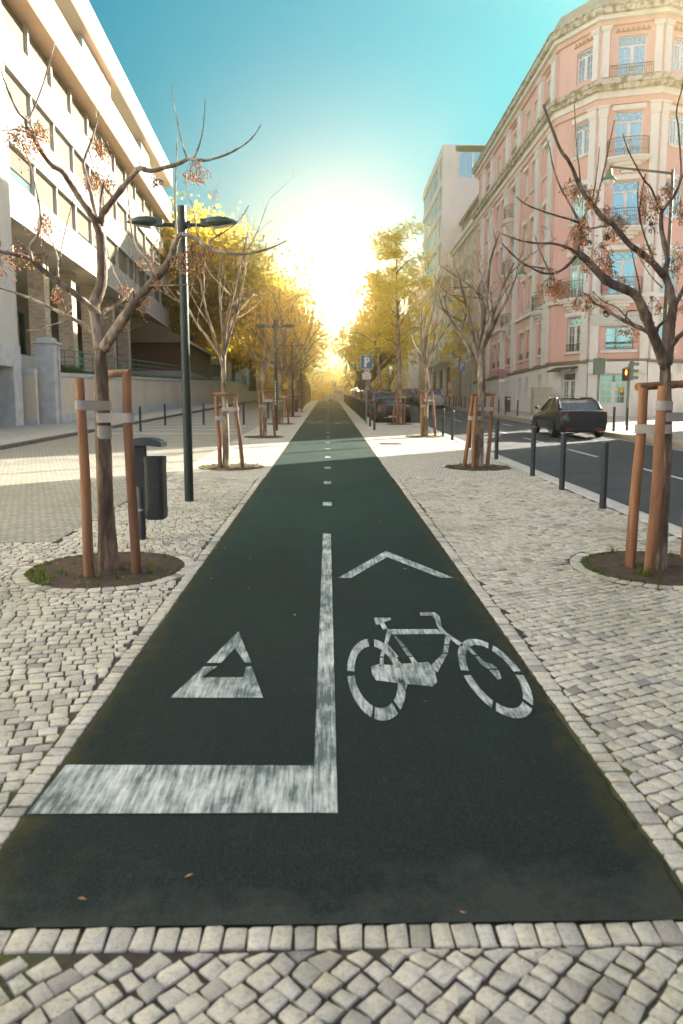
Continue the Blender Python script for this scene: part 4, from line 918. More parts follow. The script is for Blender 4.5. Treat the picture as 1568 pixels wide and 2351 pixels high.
# signs
blue = mat('sign_blue', (.02,.13,.30), .45, .08, 5); whitep = mat('sign_white', (.62,.62,.60), .5, .06, 5); redp = mat('sign_red', (.42,.05,.035), .45, .06, 5); dark = mat('sign_black', (.03,.03,.03), .5)
def rrect(w, h, r, n=4):
    o = []
    for cx, cy, a0 in ((w-r,h-r,0),(-w+r,h-r,90),(-w+r,-h+r,180),(w-r,-h+r,270)):
        for i in range(n+1): a = radians(a0+90*i/n); o.append((cx+r*cos(a), cy+r*sin(a)))
    return o
def plate(name, w, h, z, m, parent, r=.02, y0=-.045, t=.006, x=0):
    mb = MB(); mb.prism([(x+a,z+b) for a,b in rrect(w/2,h/2,r)], y0-t, y0, 0, 'y'); return mb.build(name, m, parent)
def letter_P(w, h, z, y, m, parent, x=0):
    mb = MB(); s = w*.17
    mb.bb(x-w*.22,x-w*.22+s,y-.003,y,z-h*.36,z+h*.36)
    c = (x-w*.22+s+.06*w, z+h*.36-.20*h); ro = .20*h; ri = ro-s*.85
    mb.bb(x-w*.22+s+.0005,c[0],y-.003,y,c[1]+ri,c[1]+ro); mb.bb(x-w*.22+s+.0005,c[0],y-.003,y,c[1]-ro,c[1]-ri)
    n = 12
    for i in range(n):
        a0 = -pi/2+pi*i/n; a1 = -pi/2+pi*(i+1)/n
        q = [(c[0]+ri*cos(a0),c[1]+ri*sin(a0)),(c[0]+ro*cos(a0),c[1]+ro*sin(a0)),(c[0]+ro*cos(a1),c[1]+ro*sin(a1)),(c[0]+ri*cos(a1),c[1]+ri*sin(a1))]
        mb.add([(p,y-.003,r) for p,r in q],[(0,1,2,3)])
    return mb.build('letter', m, parent)
def parking_sign(label, x, Y, hp, w, h, plates=True):
    root = thing('parking_sign', label, 'sign', (x,Y,gz(Y)), 0, 'blue parking signs')
    mb = MB(); mb.lathe([(.03,-.05),(.03,hp+h-.03)], n=12); mb.build('pole', mat('galvanised', (.22,.22,.21), .5, .1, 9, metal=.6), root, smooth=40)
    b = plate('border', w, h, hp+h/2, whitep, root, .05, -.035); f = plate('panel', w-.035, h-.035, hp+h/2, blue, b, .04, -.0415); letter_P(w, h, hp+h/2, -.0485, whitep, b, .02)
    if plates:
        p = plate('car_plate', .22, .155, hp-.09, whitep, root, .02, -.035)
        mb = MB(); mb.bb(-.09,.09,-.0445,-.0415,hp-.10,hp-.075); mb.bb(-.05,.05,-.0445,-.0415,hp-.0745,hp-.045); mb.bb(-.075,-.04,-.0445,-.0415,hp-.125,hp-.1005); mb.bb(.04,.075,-.0445,-.0415,hp-.125,hp-.1005); mb.build('car_symbol', dark, p)
        p = plate('text_plate', .40, .285, hp-.33, whitep, root, .02, -.035); mb = MB()
        for j, (wd, z) in enumerate(((.31,-.25),(.24,-.33),(.33,-.41))):
            xx = -wd/2
            while xx < wd/2:
                l = R.uniform(.012,.03); mb.bb(xx,xx+l,-.0445,-.0415,hp+z-.014,hp+z+.014); xx += l+.008
        mb.build('lettering', dark, p)
    return root
parking_sign('large blue parking sign with two white plates under it, beside the parked convertible', 1.78, 35.0, 2.52, .58, .64)
parking_sign('blue parking sign by the bus stop on the far pavement', 11.0, 62.0, 3.0, .6, .75, False)
parking_sign('blue parking sign half hidden behind the feathery trees on the right', 10.9, 78, 3.0, .6, .7, False)
parking_sign('small blue parking sign beside the truck past the crest', .75, 95.0, 2.0, .55, .55, False)
parking_sign('blue parking sign behind the second right tree trunk', 11.0, 55.0, 3.1, .7, .95, False)
root = thing('no_stopping_sign','round red and blue no stopping sign on a thin pole by the pink facade','sign',(10.6,45.8,gz(45.8)))
mb = MB(); mb.lathe([(.025,-.05),(.025,2.75)], n=10); mb.build('pole', steel, root, smooth=40)
def disc(r, y, m, name, par, z=2.5):
    mb = MB(); mb.prism([(r*cos(2*pi*i/28), z+r*sin(2*pi*i/28)) for i in range(28)], y-.004, y, 0, 'y'); return mb.build(name, m, par)
d = disc(.29,-.03,redp,'rim',root); disc(.225,-.0345,blue,'face',d)
mb = MB()
for s in (-1,1):
    c, q = cos(pi/4), sin(pi/4)*s; a = .23; t = .028
    mb.add([(-a*c-t*q*s*s,-.0395,2.5-a*q+t*c),(-a*c+t*q,-.0395,2.5-a*q-t*c),(a*c+t*q,-.0395,2.5+a*q-t*c),(a*c-t*q,-.0395,2.5+a*q+t*c)],[(0,1,2,3)])
mb.build('cross', redp, d); plate('small_plate', .34, .1, 2.1, whitep, root, .01, -.03)
# bus stop
yel = mat('bus_stop_yellow', (.62,.33,.03), .45, .08, 5)
root = thing('bus_stop','yellow bus stop pole with timetable frames on the far pavement','bus stop',(11.7,72,gz(72)))
mb = MB(); mb.lathe([(.06,-.05),(.06,3.4)], n=10); mb.build('pole', yel, root, smooth=40)
plate('flag', .62, .52, 3.05, yel, root, .04, -.02, .03, .42); f = plate('timetable_frame', .52, .95, 1.75, yel, root, .05, -.06, .05); plate('timetable', .36, .6, 1.75, whitep, f, .02, -.115, .004); f = plate('timetable_frame', .42, .5, .95, yel, root, .05, -.06, .05); plate('timetable', .28, .3, .95, whitep, f, .02, -.115, .004)
# pole lamps with bell shades
bell = mat('bell_green', (.03,.16,.07), .4, .15, 4, coat=.3); milk = mat('lamp_diffuser', (.6,.6,.56), .3)
def bell_lamp(label, x, Y, hp, arm, wall=False):
    root = thing('bell_lamp', label, 'street lamp', (x,Y,gz(Y)), 0, 'green bell lamps')
    mb = MB()
    if not wall: mb.lathe([(.10,-.1),(.085,4),(.06,hp)], n=12)
    mb.tube([(0,0,hp-.15),(-arm*.5,0,hp-.02),(-arm,0,hp+.1)], [.055,.05,.045], 8)
    mb.build('arm' if wall else 'pole', iron, root, smooth=40)
    z = hp-.42
    mb = MB(); mb.lathe([(.10,z+.42),(.11,z+.30),(.15,z+.16),(.25,z+.08),(.30,z-.02),(.28,z-.03),(.2,z+.04)], (-arm,0,0), 20); mb.lathe([(.02,z+.42),(.02,z+.54)],(-arm,0,0),8); s = mb.build('shade', bell, root, smooth=50)
    mb = MB(); mb.lathe([(.24,z-.03),(.2,z-.14),(.08,z-.21),(.001,z-.22)], (-arm,0,0), 18); mb.build('diffuser', milk, s, smooth=True)
bell_lamp('tall street lamp with a green bell shade, its pole behind the right foreground tree', 14.3, 32.0, 10.6, 2.65)
bell_lamp('green bell lamp on a bracket from the pink facade', 13.68, 46.3, 8.9, 1.9, True)
bell_lamp('green bell lamp on a pole before the cream facade', 12.6, 62.0, 9.0, 2.7)
# signals
sgn = mat('signal_green', (.12,.17,.14), .5, .1, 6); blk = mat('signal_black', (.015,.017,.016), .5)
root = thing('traffic_light','traffic light seen from behind, grey-green box on a post left of the shop door','traffic light',(11.95,33.0,gz(33)))
mb = MB(); mb.lathe([(.06,-.1),(.055,2.35)], n=14); mb.build('post', sgn, root, smooth=40)
mb = MB(); mb.prism(rrect(.25,.14,.07), 2.25, 2.95); mb.lathe([(.04,2.95),(.03,3.0)], n=10); mb.build('signal_box', sgn, root, smooth=40)
root = thing('pedestrian_light','pedestrian light showing the red man beside the shop door','traffic light',(13.45,33.4,gz(33.4)))
mb = MB(); mb.lathe([(.075,-.1),(.065,2.75)], n=14); mb.build('post', sgn, root, smooth=40)
mb = MB(); mb.bb(-.30,-.06,-.10,.06,1.98,2.52); hs = mb.build('signal_box', blk, root)
mb = MB(); mb.prism([(-.18+.1*cos(pi*i/8)*1.0, 2.53+.0+.06*sin(pi*i/8)) for i in range(9)], -.22, -.10, 0, 'y'); mb.build('visor', sgn, hs)
mb = MB(); mb.prism([(-.18+.028*cos(2*pi*i/12),2.425+.028*sin(2*pi*i/12)) for i in range(12)], -.112, -.1015, 0, 'y'); mb.prism([(-.215,2.29),(-.145,2.29),(-.135,2.36),(-.15,2.39),(-.21,2.39),(-.225,2.36)], -.112, -.1015, 0, 'y'); mb.prism([(-.205,2.235),(-.155,2.235),(-.15,2.288),(-.21,2.288)], -.112, -.1015, 0, 'y')
mb.build('red_man', emat('red_man_light', (1.0,.16,.02), 3.0), hs)
mb = MB(); mb.bb(.03,.15,-.08,.10,2.0,2.85)
for z in (2.12,2.42,2.72): mb.tube([(.15,0,z),(.40,0,z)], .075, 12)
mb.build('side_signal', sgn, root)
# utility cabinet by the facade
root = thing('utility_cabinet','beige utility cabinet on the pavement behind the dark saloon','cabinet',(12.9,45.2,gz(45.2)))
cm = mat('cabinet_beige', (.40,.37,.29), .7, .12, 4)
mb = MB(); mb.bb(-.55,.55,-.3,.3,-.05,1.62); mb.bb(-.59,.59,-.34,.34,1.62,1.68); mb.build('body', cm, root)
mb = MB(); mb.bb(-.52,-.015,-.315,-.302,.1,1.55); mb.bb(.015,.52,-.315,-.302,.1,1.55); mb.bb(.05,.4,-.322,-.316,1.0,1.4); mb.build('door', cm, root)
# painted hoarding and a red bag at the right edge
root = thing('hoarding','pale hoarding with torn posters leaning behind the right foreground tree','hoarding',(14.6,27.5,gz(27.5)))
mb = MB(); mb.prism([(-1.1,-.1),(1.6,-.1),(1.6,2.95),(-.75,2.95)], -.06, .06, 0, 'y'); mb.build('panel', mat('hoarding_paint', (.48,.46,.36), .8, .2, 3, col2=(.25,.33,.30), mscale=2.2, mix=(.58,.64)), root)
mb = MB(); mb.prism([(-1.08,.35),(-.1,.35),(-.25,1.2),(-.98,1.15)], -.075, -.062, 0, 'y'); mb.build('poster', mat('poster_red', (.50,.07,.035), .7, .2, 3, col2=(.5,.4,.3), mscale=3, mix=(.6,.66)), root)
mb = MB(); mb.prism([(-.98,1.2),(-.3,1.22),(-.4,1.65),(-.92,1.6)], -.075, -.062, 0, 'y'); mb.prism([(-.1,1.9),(.7,1.8),(.8,2.1),(0,2.15)], -.075, -.062, 0, 'y'); mb.build('poster', mat('poster_yellow', (.50,.36,.06), .7, .2, 6, col2=(.05,.06,.07), mscale=5, mix=(.52,.58)), root)

# ================================================================== buildings
def streaky(name, col, col2, mscale=1.2, mix=(.5,.72), st=(1,1,.25), rough=.85, var=.06): return mat(name, col, rough, var, 9, bump=.12, bscale=60, col2=col2, mscale=mscale, mix=mix, stretch=st)
pink = streaky('pink_render', (.68,.415,.37), (.575,.34,.30))
cream = streaky('cream_stone', (.70,.69,.66), (.58,.565,.53))
moss_stone = mat('mossy_cornice', (.46,.44,.40), .9, .35, 7, bump=.6, bscale=30, col2=(.15,.105,.035), mscale=3, mix=(.46,.62))
win_white = mat('white_joinery', (.66,.66,.64), .5, .05, 4)
dark_reveal = mat('dark_reveal', (.05,.045,.04), .8)
def glass_mat(name, tint, cur, amt, gl=.55, refl=(.30,.74,.80)):
    m = bpy.data.materials.new(name); m.use_nodes = True; n = m.node_tree; p = n.nodes['Principled BSDF']; L = n.links.new
    t = n.nodes.new('ShaderNodeTexCoord'); o = n.nodes.new('ShaderNodeObjectInfo'); a = n.nodes.new('ShaderNodeVectorMath'); a.operation = 'ADD'
    k = n.nodes.new('ShaderNodeVectorMath'); k.operation = 'SCALE'; k.inputs[0].default_value = (37,17,53); L(o.outputs['Random'], k.inputs['Scale']); L(t.outputs['Object'], a.inputs[0]); L(k.outputs[0], a.inputs[1])
    wv = n.nodes.new('ShaderNodeTexWave'); wv.inputs['Scale'].default_value = 3.4; wv.inputs['Distortion'].default_value = 2.5; L(a.outputs[0], wv.inputs[0])
    nz = n.nodes.new('ShaderNodeTexNoise'); nz.inputs['Scale'].default_value = .8; L(a.outputs[0], nz.inputs[0])
    r = n.nodes.new('ShaderNodeMapRange'); L(nz.outputs[0], r.inputs[0]); r.inputs[1].default_value = .42; r.inputs[2].default_value = .56; r.inputs[4].default_value = amt
    c = n.nodes.new('ShaderNodeMix'); c.data_type = 'RGBA'; L(wv.outputs['Fac'], c.inputs[0]); c.inputs[6].default_value = (*cur,1); c.inputs[7].default_value = (*(q*.72 for q in cur),1)
    x = n.nodes.new('ShaderNodeMix'); x.data_type = 'RGBA'; L(r.outputs[0], x.inputs[0]); x.inputs[6].default_value = (*tint,1); L(c.outputs[2], x.inputs[7])
    L(x.outputs[2], p.inputs['Base Color']); p.inputs['Roughness'].default_value = .6
    g = n.nodes.new('ShaderNodeBsdfGlossy'); g.inputs['Roughness'].default_value = .04; g.inputs[0].default_value = (*refl,1)
    nn = n.nodes.new('ShaderNodeTexNoise'); nn.inputs['Scale'].default_value = 1.3; L(a.outputs[0], nn.inputs[0]); bp = n.nodes.new('ShaderNodeBump'); bp.inputs['Strength'].default_value = .05; L(nn.outputs[0], bp.inputs['Height']); L(bp.outputs[0], g.inputs['Normal'])
    ms = n.nodes.new('ShaderNodeMixShader'); ms.inputs[0].default_value = gl; L(p.outputs[0], ms.inputs[1]); L(g.outputs[0], ms.inputs[2]); L(ms.outputs[0], n.nodes['Material Output'].inputs[0])
    return m
PANE = glass_mat('curtained_glass', (.045,.06,.065), (.40,.40,.37), .75, .45)
PANE_DARK = glass_mat('dark_glass', (.03,.038,.04), (.10,.11,.11), .4, .42)
PANE_SKY = glass_mat('sky_glass', (.07,.15,.17), (.22,.31,.33), .6, .55)
rail_m = mat('wrought_iron', (.025,.024,.026), .55)

class Face:
    """a vertical facade strip: x runs along it, outward is local -y"""
    def __init__(s, root, p0, p1):
        s.root = root; s.p0 = Vector((*p0,0)); d = Vector((*p1,0))-s.p0; s.L = d.length; s.rz = atan2(d.y,d.x); s.o = s.p0-Vector((root.location.x,root.location.y,0)); s.z = root.location.z
    def put(s, mb, name, m, parent=None, smooth=False):
        o = mb.build(name, m, s.root, (s.o.x,s.o.y,-s.z), s.rz, smooth); return o
    def at(s, u, z, y=0): return Vector((s.o.x+u*cos(s.rz)-y*sin(s.rz), s.o.y+u*sin(s.rz)+y*cos(s.rz), z-s.z))
def holed_wall(mb, L, z0, z1, holes, depth=.22, y=0, mi=0, rmi=1, u0=0):
    xs = sorted({u0,L}|{h[0] for h in holes}|{h[1] for h in holes}); zs = sorted({z0,z1}|{h[2] for h in holes}|{h[3] for h in holes})
    for i in range(len(xs)-1):
        for j in range(len(zs)-1):
            cx, cz = (xs[i]+xs[i+1])/2, (zs[j]+zs[j+1])/2
            if any(a < cx < b and c < cz < d for a,b,c,d in holes): continue
            mb.quad((xs[i],y,zs[j]),(xs[i+1],y,zs[j]),(xs[i+1],y,zs[j+1]),(xs[i],y,zs[j+1]),mi)
    for a,b,c,d in holes:
        e = y+depth
        mb.quad((a,y,c),(a,y,d),(a,e,d),(a,e,c),rmi); mb.quad((b,y,d),(b,y,c),(b,e,c),(b,e,d),rmi)
        mb.quad((a,y,d),(b,y,d),(b,e,d),(a,e,d),rmi); mb.quad((b,y,c),(a,y,c),(a,e,c),(b,e,c),rmi)
WCACHE = {}
def window(face, u0, u1, z0, z1, style='lattice', pane=PANE, depth=.14, frame=win_white):
    w, h = u1-u0, z1-z0; key = (round(w,2),round(h,2),style,pane.name,frame.name)
    if key not in WCACHE:
        mb = MB(); t = .055; q = .05
        def B(a,b,c,d,y=0,th=q): mb.bb(a,b,y-th/2,y+th/2,c,d)
        B(0,t,0,h); B(w-t,w,0,h); B(t,w-t,0,t); B(t,w-t,h-t,h)
        if style == 'lattice':
            zt = h*.76; B(t,w-t,zt,zt+.09,0,.06); B(w/2-.055,w/2+.055,t,zt,0,.056)
            nx = max(2, round(w/.45)); s = (w-2*t)/nx
            for i in range(nx):
                a = t+i*s; zb, ztp = zt+.09, h-t
                for p, r in (((a,zb),(a+s,ztp)),((a,ztp),(a+s,zb))):
                    dx, dz = r[0]-p[0], r[1]-p[1]; l = hypot(dx,dz); nxx, nzz = -dz/l*.017, dx/l*.017
                    mb.add([(p[0]-nxx,-.02,p[1]-nzz),(p[0]+nxx,-.02,p[1]+nzz),(r[0]+nxx,-.02,r[1]+nzz),(r[0]-nxx,-.02,r[1]-nzz)],[(3,2,1,0),(0,1,2,3)])
            for x0, x1 in ((t,w/2-.055),(w/2+.055,w-t)):
                B(x0,x0+.04,t,zt); B(x1-.04,x1,t,zt); m = (x0+x1)/2; B(m-.012,m+.012,t,zt,0,.03)
                for k in (1,2): z = t+(zt-t)*k/3; B(x0+.04,x1-.04,z-.012,z+.012,0,.028)
        elif style == 'door':
            zt = h*.80; B(t,w-t,zt,zt+.07,0,.06); B(w/2-.06,w/2+.06,t,zt,0,.056); z1_ = h*.34
            for x0, x1 in ((t,w/2-.06),(w/2+.06,w-t)):
                B(x0,x1,t,z1_,0,.045); m = (x0+x1)/2; B(x0,x0+.06,z1_,zt); B(x1-.06,x1,z1_,zt); B(m-.015,m+.015,z1_,zt,0,.03)
                for k in (1,2): z = z1_+(zt-z1_)*k/3; B(x0+.06,x1-.06,z-.015,z+.015,0,.028)
        elif style == 'grid':
            B(w/2-.04,w/2+.04,t,h-t,0,.056)
            for x0, x1 in ((t,w/2-.04),(w/2+.04,w-t)):
                m = (x0+x1)/2; B(m-.014,m+.014,t,h-t,0,.03)
                for k in (1,2): z = t+(h-2*t)*k/3; B(x0,x1,z-.014,z+.014,0,.028)
        elif style == 'plain': B(w/2-.03,w/2+.03,t,h-t,0,.05)
        elif style == 'slats': pass
        fm = bpy.data.meshes.new('window'); fm.from_pydata(mb.v,[],mb.f); fm.materials.append(frame)
        pm = MB(); pm.quad((t*.5,.012,t*.5),(w-t*.5,.012,t*.5),(w-t*.5,.012,h-t*.5),(t*.5,.012,h-t*.5)); g = bpy.data.meshes.new('pane'); g.from_pydata(pm.v,[],pm.f); g.materials.append(pane)
        WCACHE[key] = (fm,g)
    fm, g = WCACHE[key]
    o = link('window', fm, face.root, face.at(u0,z0,depth), face.rz); p = link('pane', g, o); o['zb'] = z0; o['dp'] = depth; return o
def railing(mb, x0, x1, z0, h, bow=0, fancy=True, n=None):
    """wrought iron front, bowed outward by `bow`"""
    k = 14; pts = []
    if bow:
        pts = [(x0,0)]
        for i in range(k+1): a = pi*i/k; pts.append(((x0+x1)/2-(x1-x0)/2*cos(a)*(1), -bow*(sin(a)**.45)))
        pts.append((x1,0))
    else: pts = [(x0,-.03),(x1,-.03)]
    for z, r in ((z0+h,.022),(z0+h*.82,.012),(z0+h*.34,.012),(z0+.04,.016)): mb.tube([(a,b,z) for a,b in pts], r, 5)
    P = [Vector((a,b,0)) for a,b in pts]; ln = [0]
    for i in range(1,len(P)): ln.append(ln[-1]+(P[i]-P[i-1]).length)
    m = n or max(6,int(ln[-1]/.11))
    for i in range(m+1):
        s = ln[-1]*i/m; j = max(q for q in range(len(P)-1) if ln[q] <= s+1e-6) if s < ln[-1]-1e-6 else len(P)-2
        p = P[j].lerp(P[j+1], (s-ln[j])/max(ln[j+1]-ln[j],1e-6)); mb.tube([(p.x,p.y,z0+.04),(p.x,p.y,z0+h)], .008, 4)
    if fancy:
        c = (x0+x1)/2; y = -(bow or .03)-.012
        for rr in (.11,.07): mb.tube([(c+rr*cos(2*pi*i/14), y, z0+h*.72+rr*sin(2*pi*i/14)) for i in range(15)], .010, 4)
        for a in (-60,-40,-20,0,20,40,60): mb.tube([(c,y,z0+.08),(c+.42*sin(radians(a)),y,z0+.08+.42*cos(radians(a)))], .008, 4)
        for s in (-1,1): mb.tube([(c+s*(.12+.09*cos(t)),y,z0+.14+.09*sin(t)) for t in [radians(q) for q in range(0,300,30)]], .010, 4)
def balcony(face, u0, u1, z, bow, h=.95):
    mb = MB(); k = 14; c = (u0+u1)/2; hw = (u1-u0)/2
    ol = [(c-hw*cos(pi*i/k), -bow*1.08*(sin(pi*i/k)**.45) if 0 < i < k else 0) for i in range(k+1)]
    def sl(s, z0, z1): mb.prism([(c+(x-c)*s, y*s) for x,y in ol][::1], z0, z1)
    sl(1.05,z-.10,z); sl(.97,z-.17,z-.1005); sl(.90,z-.25,z-.1705)
    for s, za, zb in ((.66,z-.42,z-.2505),(.46,z-.60,z-.4205),(.28,z-.76,z-.6005),(.12,z-.9,z-.7605)): sl(s,za,zb)
    o = face.put(mb, 'balcony', cream); r = MB(); railing(r, u0+.04, u1-.04, z, h, bow); r = r.build('railing', rail_m, o); return o

# ---- the pink corner building
Pk = [(13.7,70.2),(13.7,46.4),(15.2,43.8),(18.3,42.9),(26.0,46.0),(26,70.2)]
root = thing('pink_building','tall pink apartment building on the street corner with white pilasters and balconies','building',(18,56,gz(50)))
ZB, ZT = 5.02, 23.6
BASE0 = 1.2
faces = [Face(root,Pk[i],Pk[i+1]) for i in range(4)]; FA, FB, FC, FD = faces
def uy(Y): return 70.2-Y
rows = {1:(5.75,7.62),2:(9.02,11.15),3:(12.85,14.94),4:(16.80,18.55),5:(20.62,22.42)}
colsA = [(48.45,1.1,'a'),(51.4,.95,'b'),(53.35,.95,'c'),(57.0,1.1,'d'),(60.2,.9,'e'),(62.05,.9,'f'),(65.9,1.05,'g'),(69.2,.9,'h')]
holesA = []; winA = []
balcA = {('a',2),('d',2),('d',3),('d',4),('g',2),('g',3)}
for Y, wd, nm in colsA:
    u = uy(Y)
    for r, (z0,z1) in rows.items():
        b = z0-.55 if ((nm,r) in balcA) else z0
        holesA.append((u-wd/2,u+wd/2,b,z1)); winA.append((u-wd/2,u+wd/2,b,z1))
    holesA.append((u-.3,u+.3,3.15,4.5)); winA.append((u-.3,u+.3,3.15,4.5))
def wall_part(face, holes, u0=0, name='wall', pm=pink, bm=cream):
    mb = MB(); holed_wall(mb, face.L, ZB, ZT, [h for h in holes if h[3] > ZB], .24, 0, 0, 0, u0); face.put(mb, name, [pm,dark_reveal])
    mb = MB(); holed_wall(mb, face.L, BASE0, ZB, [h for h in holes if h[3] <= ZB], .24, -.06, 0, 0, u0); face.put(mb, 'stone_base', [bm,dark_reveal])
wall_part(FA, holesA)
WIN = {}
for q in winA: WIN[('A',round(q[0],3),round(q[3],3))] = window(FA, *q, style='lattice' if q[3] > 5 else 'grid', pane=PANE if q[3] > 5 else PANE_DARK)
def trim(wo, name, x0, x1, y0, y1, z0, z1, m=cream, face=None):     # a lintel or sill that belongs to its window
    b = wo['zb']; d = wo['dp']; mb = MB(); mb.bb(x0,x1,y0-d,y1-d,z0-b,z1-b); return mb.build(name, m, wo, (0,0,0))
mb = MB(); sil = MB()
for Y, wd, nm in colsA:
    u = uy(Y)
    for r, (z0,z1) in rows.items():
        wo = WIN[('A',round(u-wd/2,3),round(z1,3))]
        if r < 5: trim(wo,'lintel',-.12,wd+.12,-.10,0,z1+.06,z1+.30)
        if (nm,r) not in balcA: trim(wo,'sill',-.14,wd+.14,-.13,.02,z0-.13,z0)
        if r in (2,3,4): mb = MB(); mb.bb(u-wd/2-.25,u+wd/2+.25,-.035,0,z0-1.15,z0-.30); FA.put(mb, 'recessed_panel', pink)
for nm, r in sorted(balcA):
    Y, wd = next((y,q) for y,q,k in colsA if k == nm); balcony(FA, uy(Y)-.85, uy(Y)+.85, rows[r][0]-.55, .62)
for nm in ('a','d','g'):
    Y = next(y for y,q,k in colsA if k == nm); mb = MB(); railing(mb, uy(Y)-.85, uy(Y)+.85, 20.5, .85, 0, False); FA.put(mb, 'window_guard', rail_m)
for Y, wd, nm in colsA: mb = MB(); railing(mb, uy(Y)-wd/2+.03, uy(Y)+wd/2-.03, rows[1][0]+.02, .42, 0, False, 8); FA.put(mb, 'window_guard', rail_m)
def pilaster(face, u, w, y=.20, z0=ZB, z1=19.0, top5=True):
    mb = MB(); mb.bb(u-w/2,u+w/2,-y,.02,z0,8.55)
    zz = 5.5
    while zz < 8.2: mb.bb(u-w/2-.025,u+w/2+.025,-y-.025,-.0,zz,zz+.52); zz += .60
    mb.bb(u-w/2+.002,u+w/2-.002,-y+.01,.02,8.78,z1-.5)
    for k,(e,a,b) in enumerate(((.03,z1-.62,z1-.5),(.05,z1-.4995,z1-.12),(.11,z1-.1195,z1))): mb.bb(u-w/2-e,u+w/2+e,-y-e,.02,a,b)
    if top5:
        mb.bb(u-w/2+.03,u+w/2-.03,-y+.02,.02,20.5,22.9); mb.bb(u-w/2-.03,u+w/2+.03,-y-.04,.02,22.9,23.0); mb.bb(u-w/2-.07,u+w/2+.07,-y-.08,.02,23.0005,23.12)
    return face.put(mb, 'pilaster', cream)
for Y, wd in ((47.25,.8),(50.05,.8),(55.3,.8),(58.75,.8),(64.2,.8),(67.6,.8)): pilaster(FA, uy(Y), wd)
mb = MB()
for Y in (46.75,46.58,49.4,49.25,54.55,54.4,59.4,59.55): mb.bb(uy(Y)-.05,uy(Y)+.05,-.09,.01,8.8,18.7); mb.bb(uy(Y)-.05,uy(Y)+.05,-.09,.01,20.6,22.9)
FA.put(mb, 'moulding', pink)
# the three corner faces
def corner(face, cols, dbl=False):
    hs = []; W = []
    for (u0,u1,lst) in cols:
        for z0,z1,st,pn in lst: hs.append((u0,u1,z0,z1)); W.append((u0,u1,z0,z1,st,pn))
    wall_part(face, hs)
    return [window(face, *q[:4], style=q[4], pane=q[5]) for q in W]
Lb = 'lattice'
wB = corner(FB, [(1.28,2.45,[(5.63,7.62,Lb,PANE),(8.75,11.13,Lb,PANE),(13.05,14.98,Lb,PANE),(16.75,18.57,Lb,PANE),(20.78,22.47,Lb,PANE)]),(1.02,2.1,[(1.95,4.42,'door',PANE_DARK)])])
wC = corner(FC, [(.88,2.38,[(5.63,6.92,'grid',PANE_SKY),(8.62,11.14,Lb,PANE_SKY),(12.35,14.94,Lb,PANE_SKY),(16.10,18.66,Lb,PANE_SKY),(20.22,22.58,Lb,PANE_SKY)]),(.72,2.18,[(1.75,4.24,'door',PANE_DARK)])])
wD = corner(FD, [(.75,1.95,[(5.63,7.62,Lb,PANE_SKY),(8.75,11.13,Lb,PANE_SKY),(13.05,14.98,Lb,PANE_SKY),(16.85,18.55,Lb,PANE_SKY),(20.75,22.46,Lb,PANE_SKY)]),(4.0,5.2,[(5.63,7.62,Lb,PANE_SKY),(8.75,11.13,Lb,PANE_SKY),(13.05,14.98,Lb,PANE_SKY),(16.85,18.55,Lb,PANE_SKY),(20.75,22.46,Lb,PANE_SKY)]),(1.0,1.9,[(2.2,4.3,'grid',PANE_DARK)])])
for f, u, wd in ((FB,2.72,.44),(FC,.25,.44),(FC,FC.L-.25,.44),(FD,.27,.44),(FD,2.9,.5)): pilaster(f,u,wd,.16)
for ws in (wB, wC, wD):
    for i, wo in enumerate(ws):
        if len(wo.children) == 0: pass
        h = max(v.co.z for v in wo.data.vertices); wd = max(v.co.x for v in wo.data.vertices); z0 = wo['zb']; z1 = z0+h
        if z1 < 5 or z0 > 20: continue
        if not (ws is wC and z0 < 6): trim(wo, 'lintel', -.13, wd+.13, -.09, 0, z1+.06, z1+.32)
        if ws is not wC: trim(wo, 'sill', -.13, wd+.13, -.12, .02, z0-.14, z0)
        elif z0 < 6: trim(wo, 'sill', -.26, wd+.26, -.14, .02, z0-.17, z0-.002)
for z in (8.62,12.35,16.10): balcony(FC, .50, 2.76, z, .75)
balcony(FB, .75, 2.6, 8.72, .5)
mb = MB(); railing(mb, .5, 2.76, 20.24, .85, .0, True); FC.put(mb, 'window_guard', rail_m); mb = MB(); railing(mb, .90, 2.36, 5.66, .40, 0, False, 12); FC.put(mb, 'window_guard', rail_m)
mb = MB(); railing(mb, 1.3, 2.43, 5.66, .40, 0, False, 9); FB.put(mb, 'window_guard', rail_m)
# belts and cornices follow the plan as mitred courses
def course(z0, z1, out, name, m):
    P = [Vector(p) for p in Pk[:5]]; O = []
    for i in range(5):
        ns = []
        if i > 0: d = (P[i]-P[i-1]).normalized(); ns.append(Vector((d.y,-d.x)))
        if i < 4: d = (P[i+1]-P[i]).normalized(); ns.append(Vector((d.y,-d.x)))
        n = sum(ns, Vector((0,0))); n /= n.length; k = out/max(n.dot(ns[0]),.3); O.append(P[i]+n*k)
    mb = MB(); I = [p for p in P]; rx, ry = root.location.x, root.location.y
    for i in range(4):
        # subdivide for a worn, uneven lip
        sg = max(1, int((P[i+1]-P[i]).length/.6))
        for q in range(sg):
            a0, a1 = q/sg, (q+1)/sg; A = I[i].lerp(I[i+1],a0); B_ = I[i].lerp(I[i+1],a1); C_ = O[i].lerp(O[i+1],a0); D_ = O[i].lerp(O[i+1],a1)
            v = [(p.x-rx,p.y-ry,z-root.location.z) for z in (z0,z1) for p in (A,B_,D_,C_)]
            mb.add(v, [(0,3,2,1),(4,5,6,7),(3,7,6,2)][:3])
            if i == 0 and q == 0: mb.add([v[0],v[3],v[7],v[4]],[(0,1,2,3)])
    o = mb.build(name, m, root)
course(4.90,5.10,.16,'belt_course',mat('sooty_belt', (.16,.13,.10), .9, .3, 9)); course(8.55,8.78,.22,'belt_course',cream)
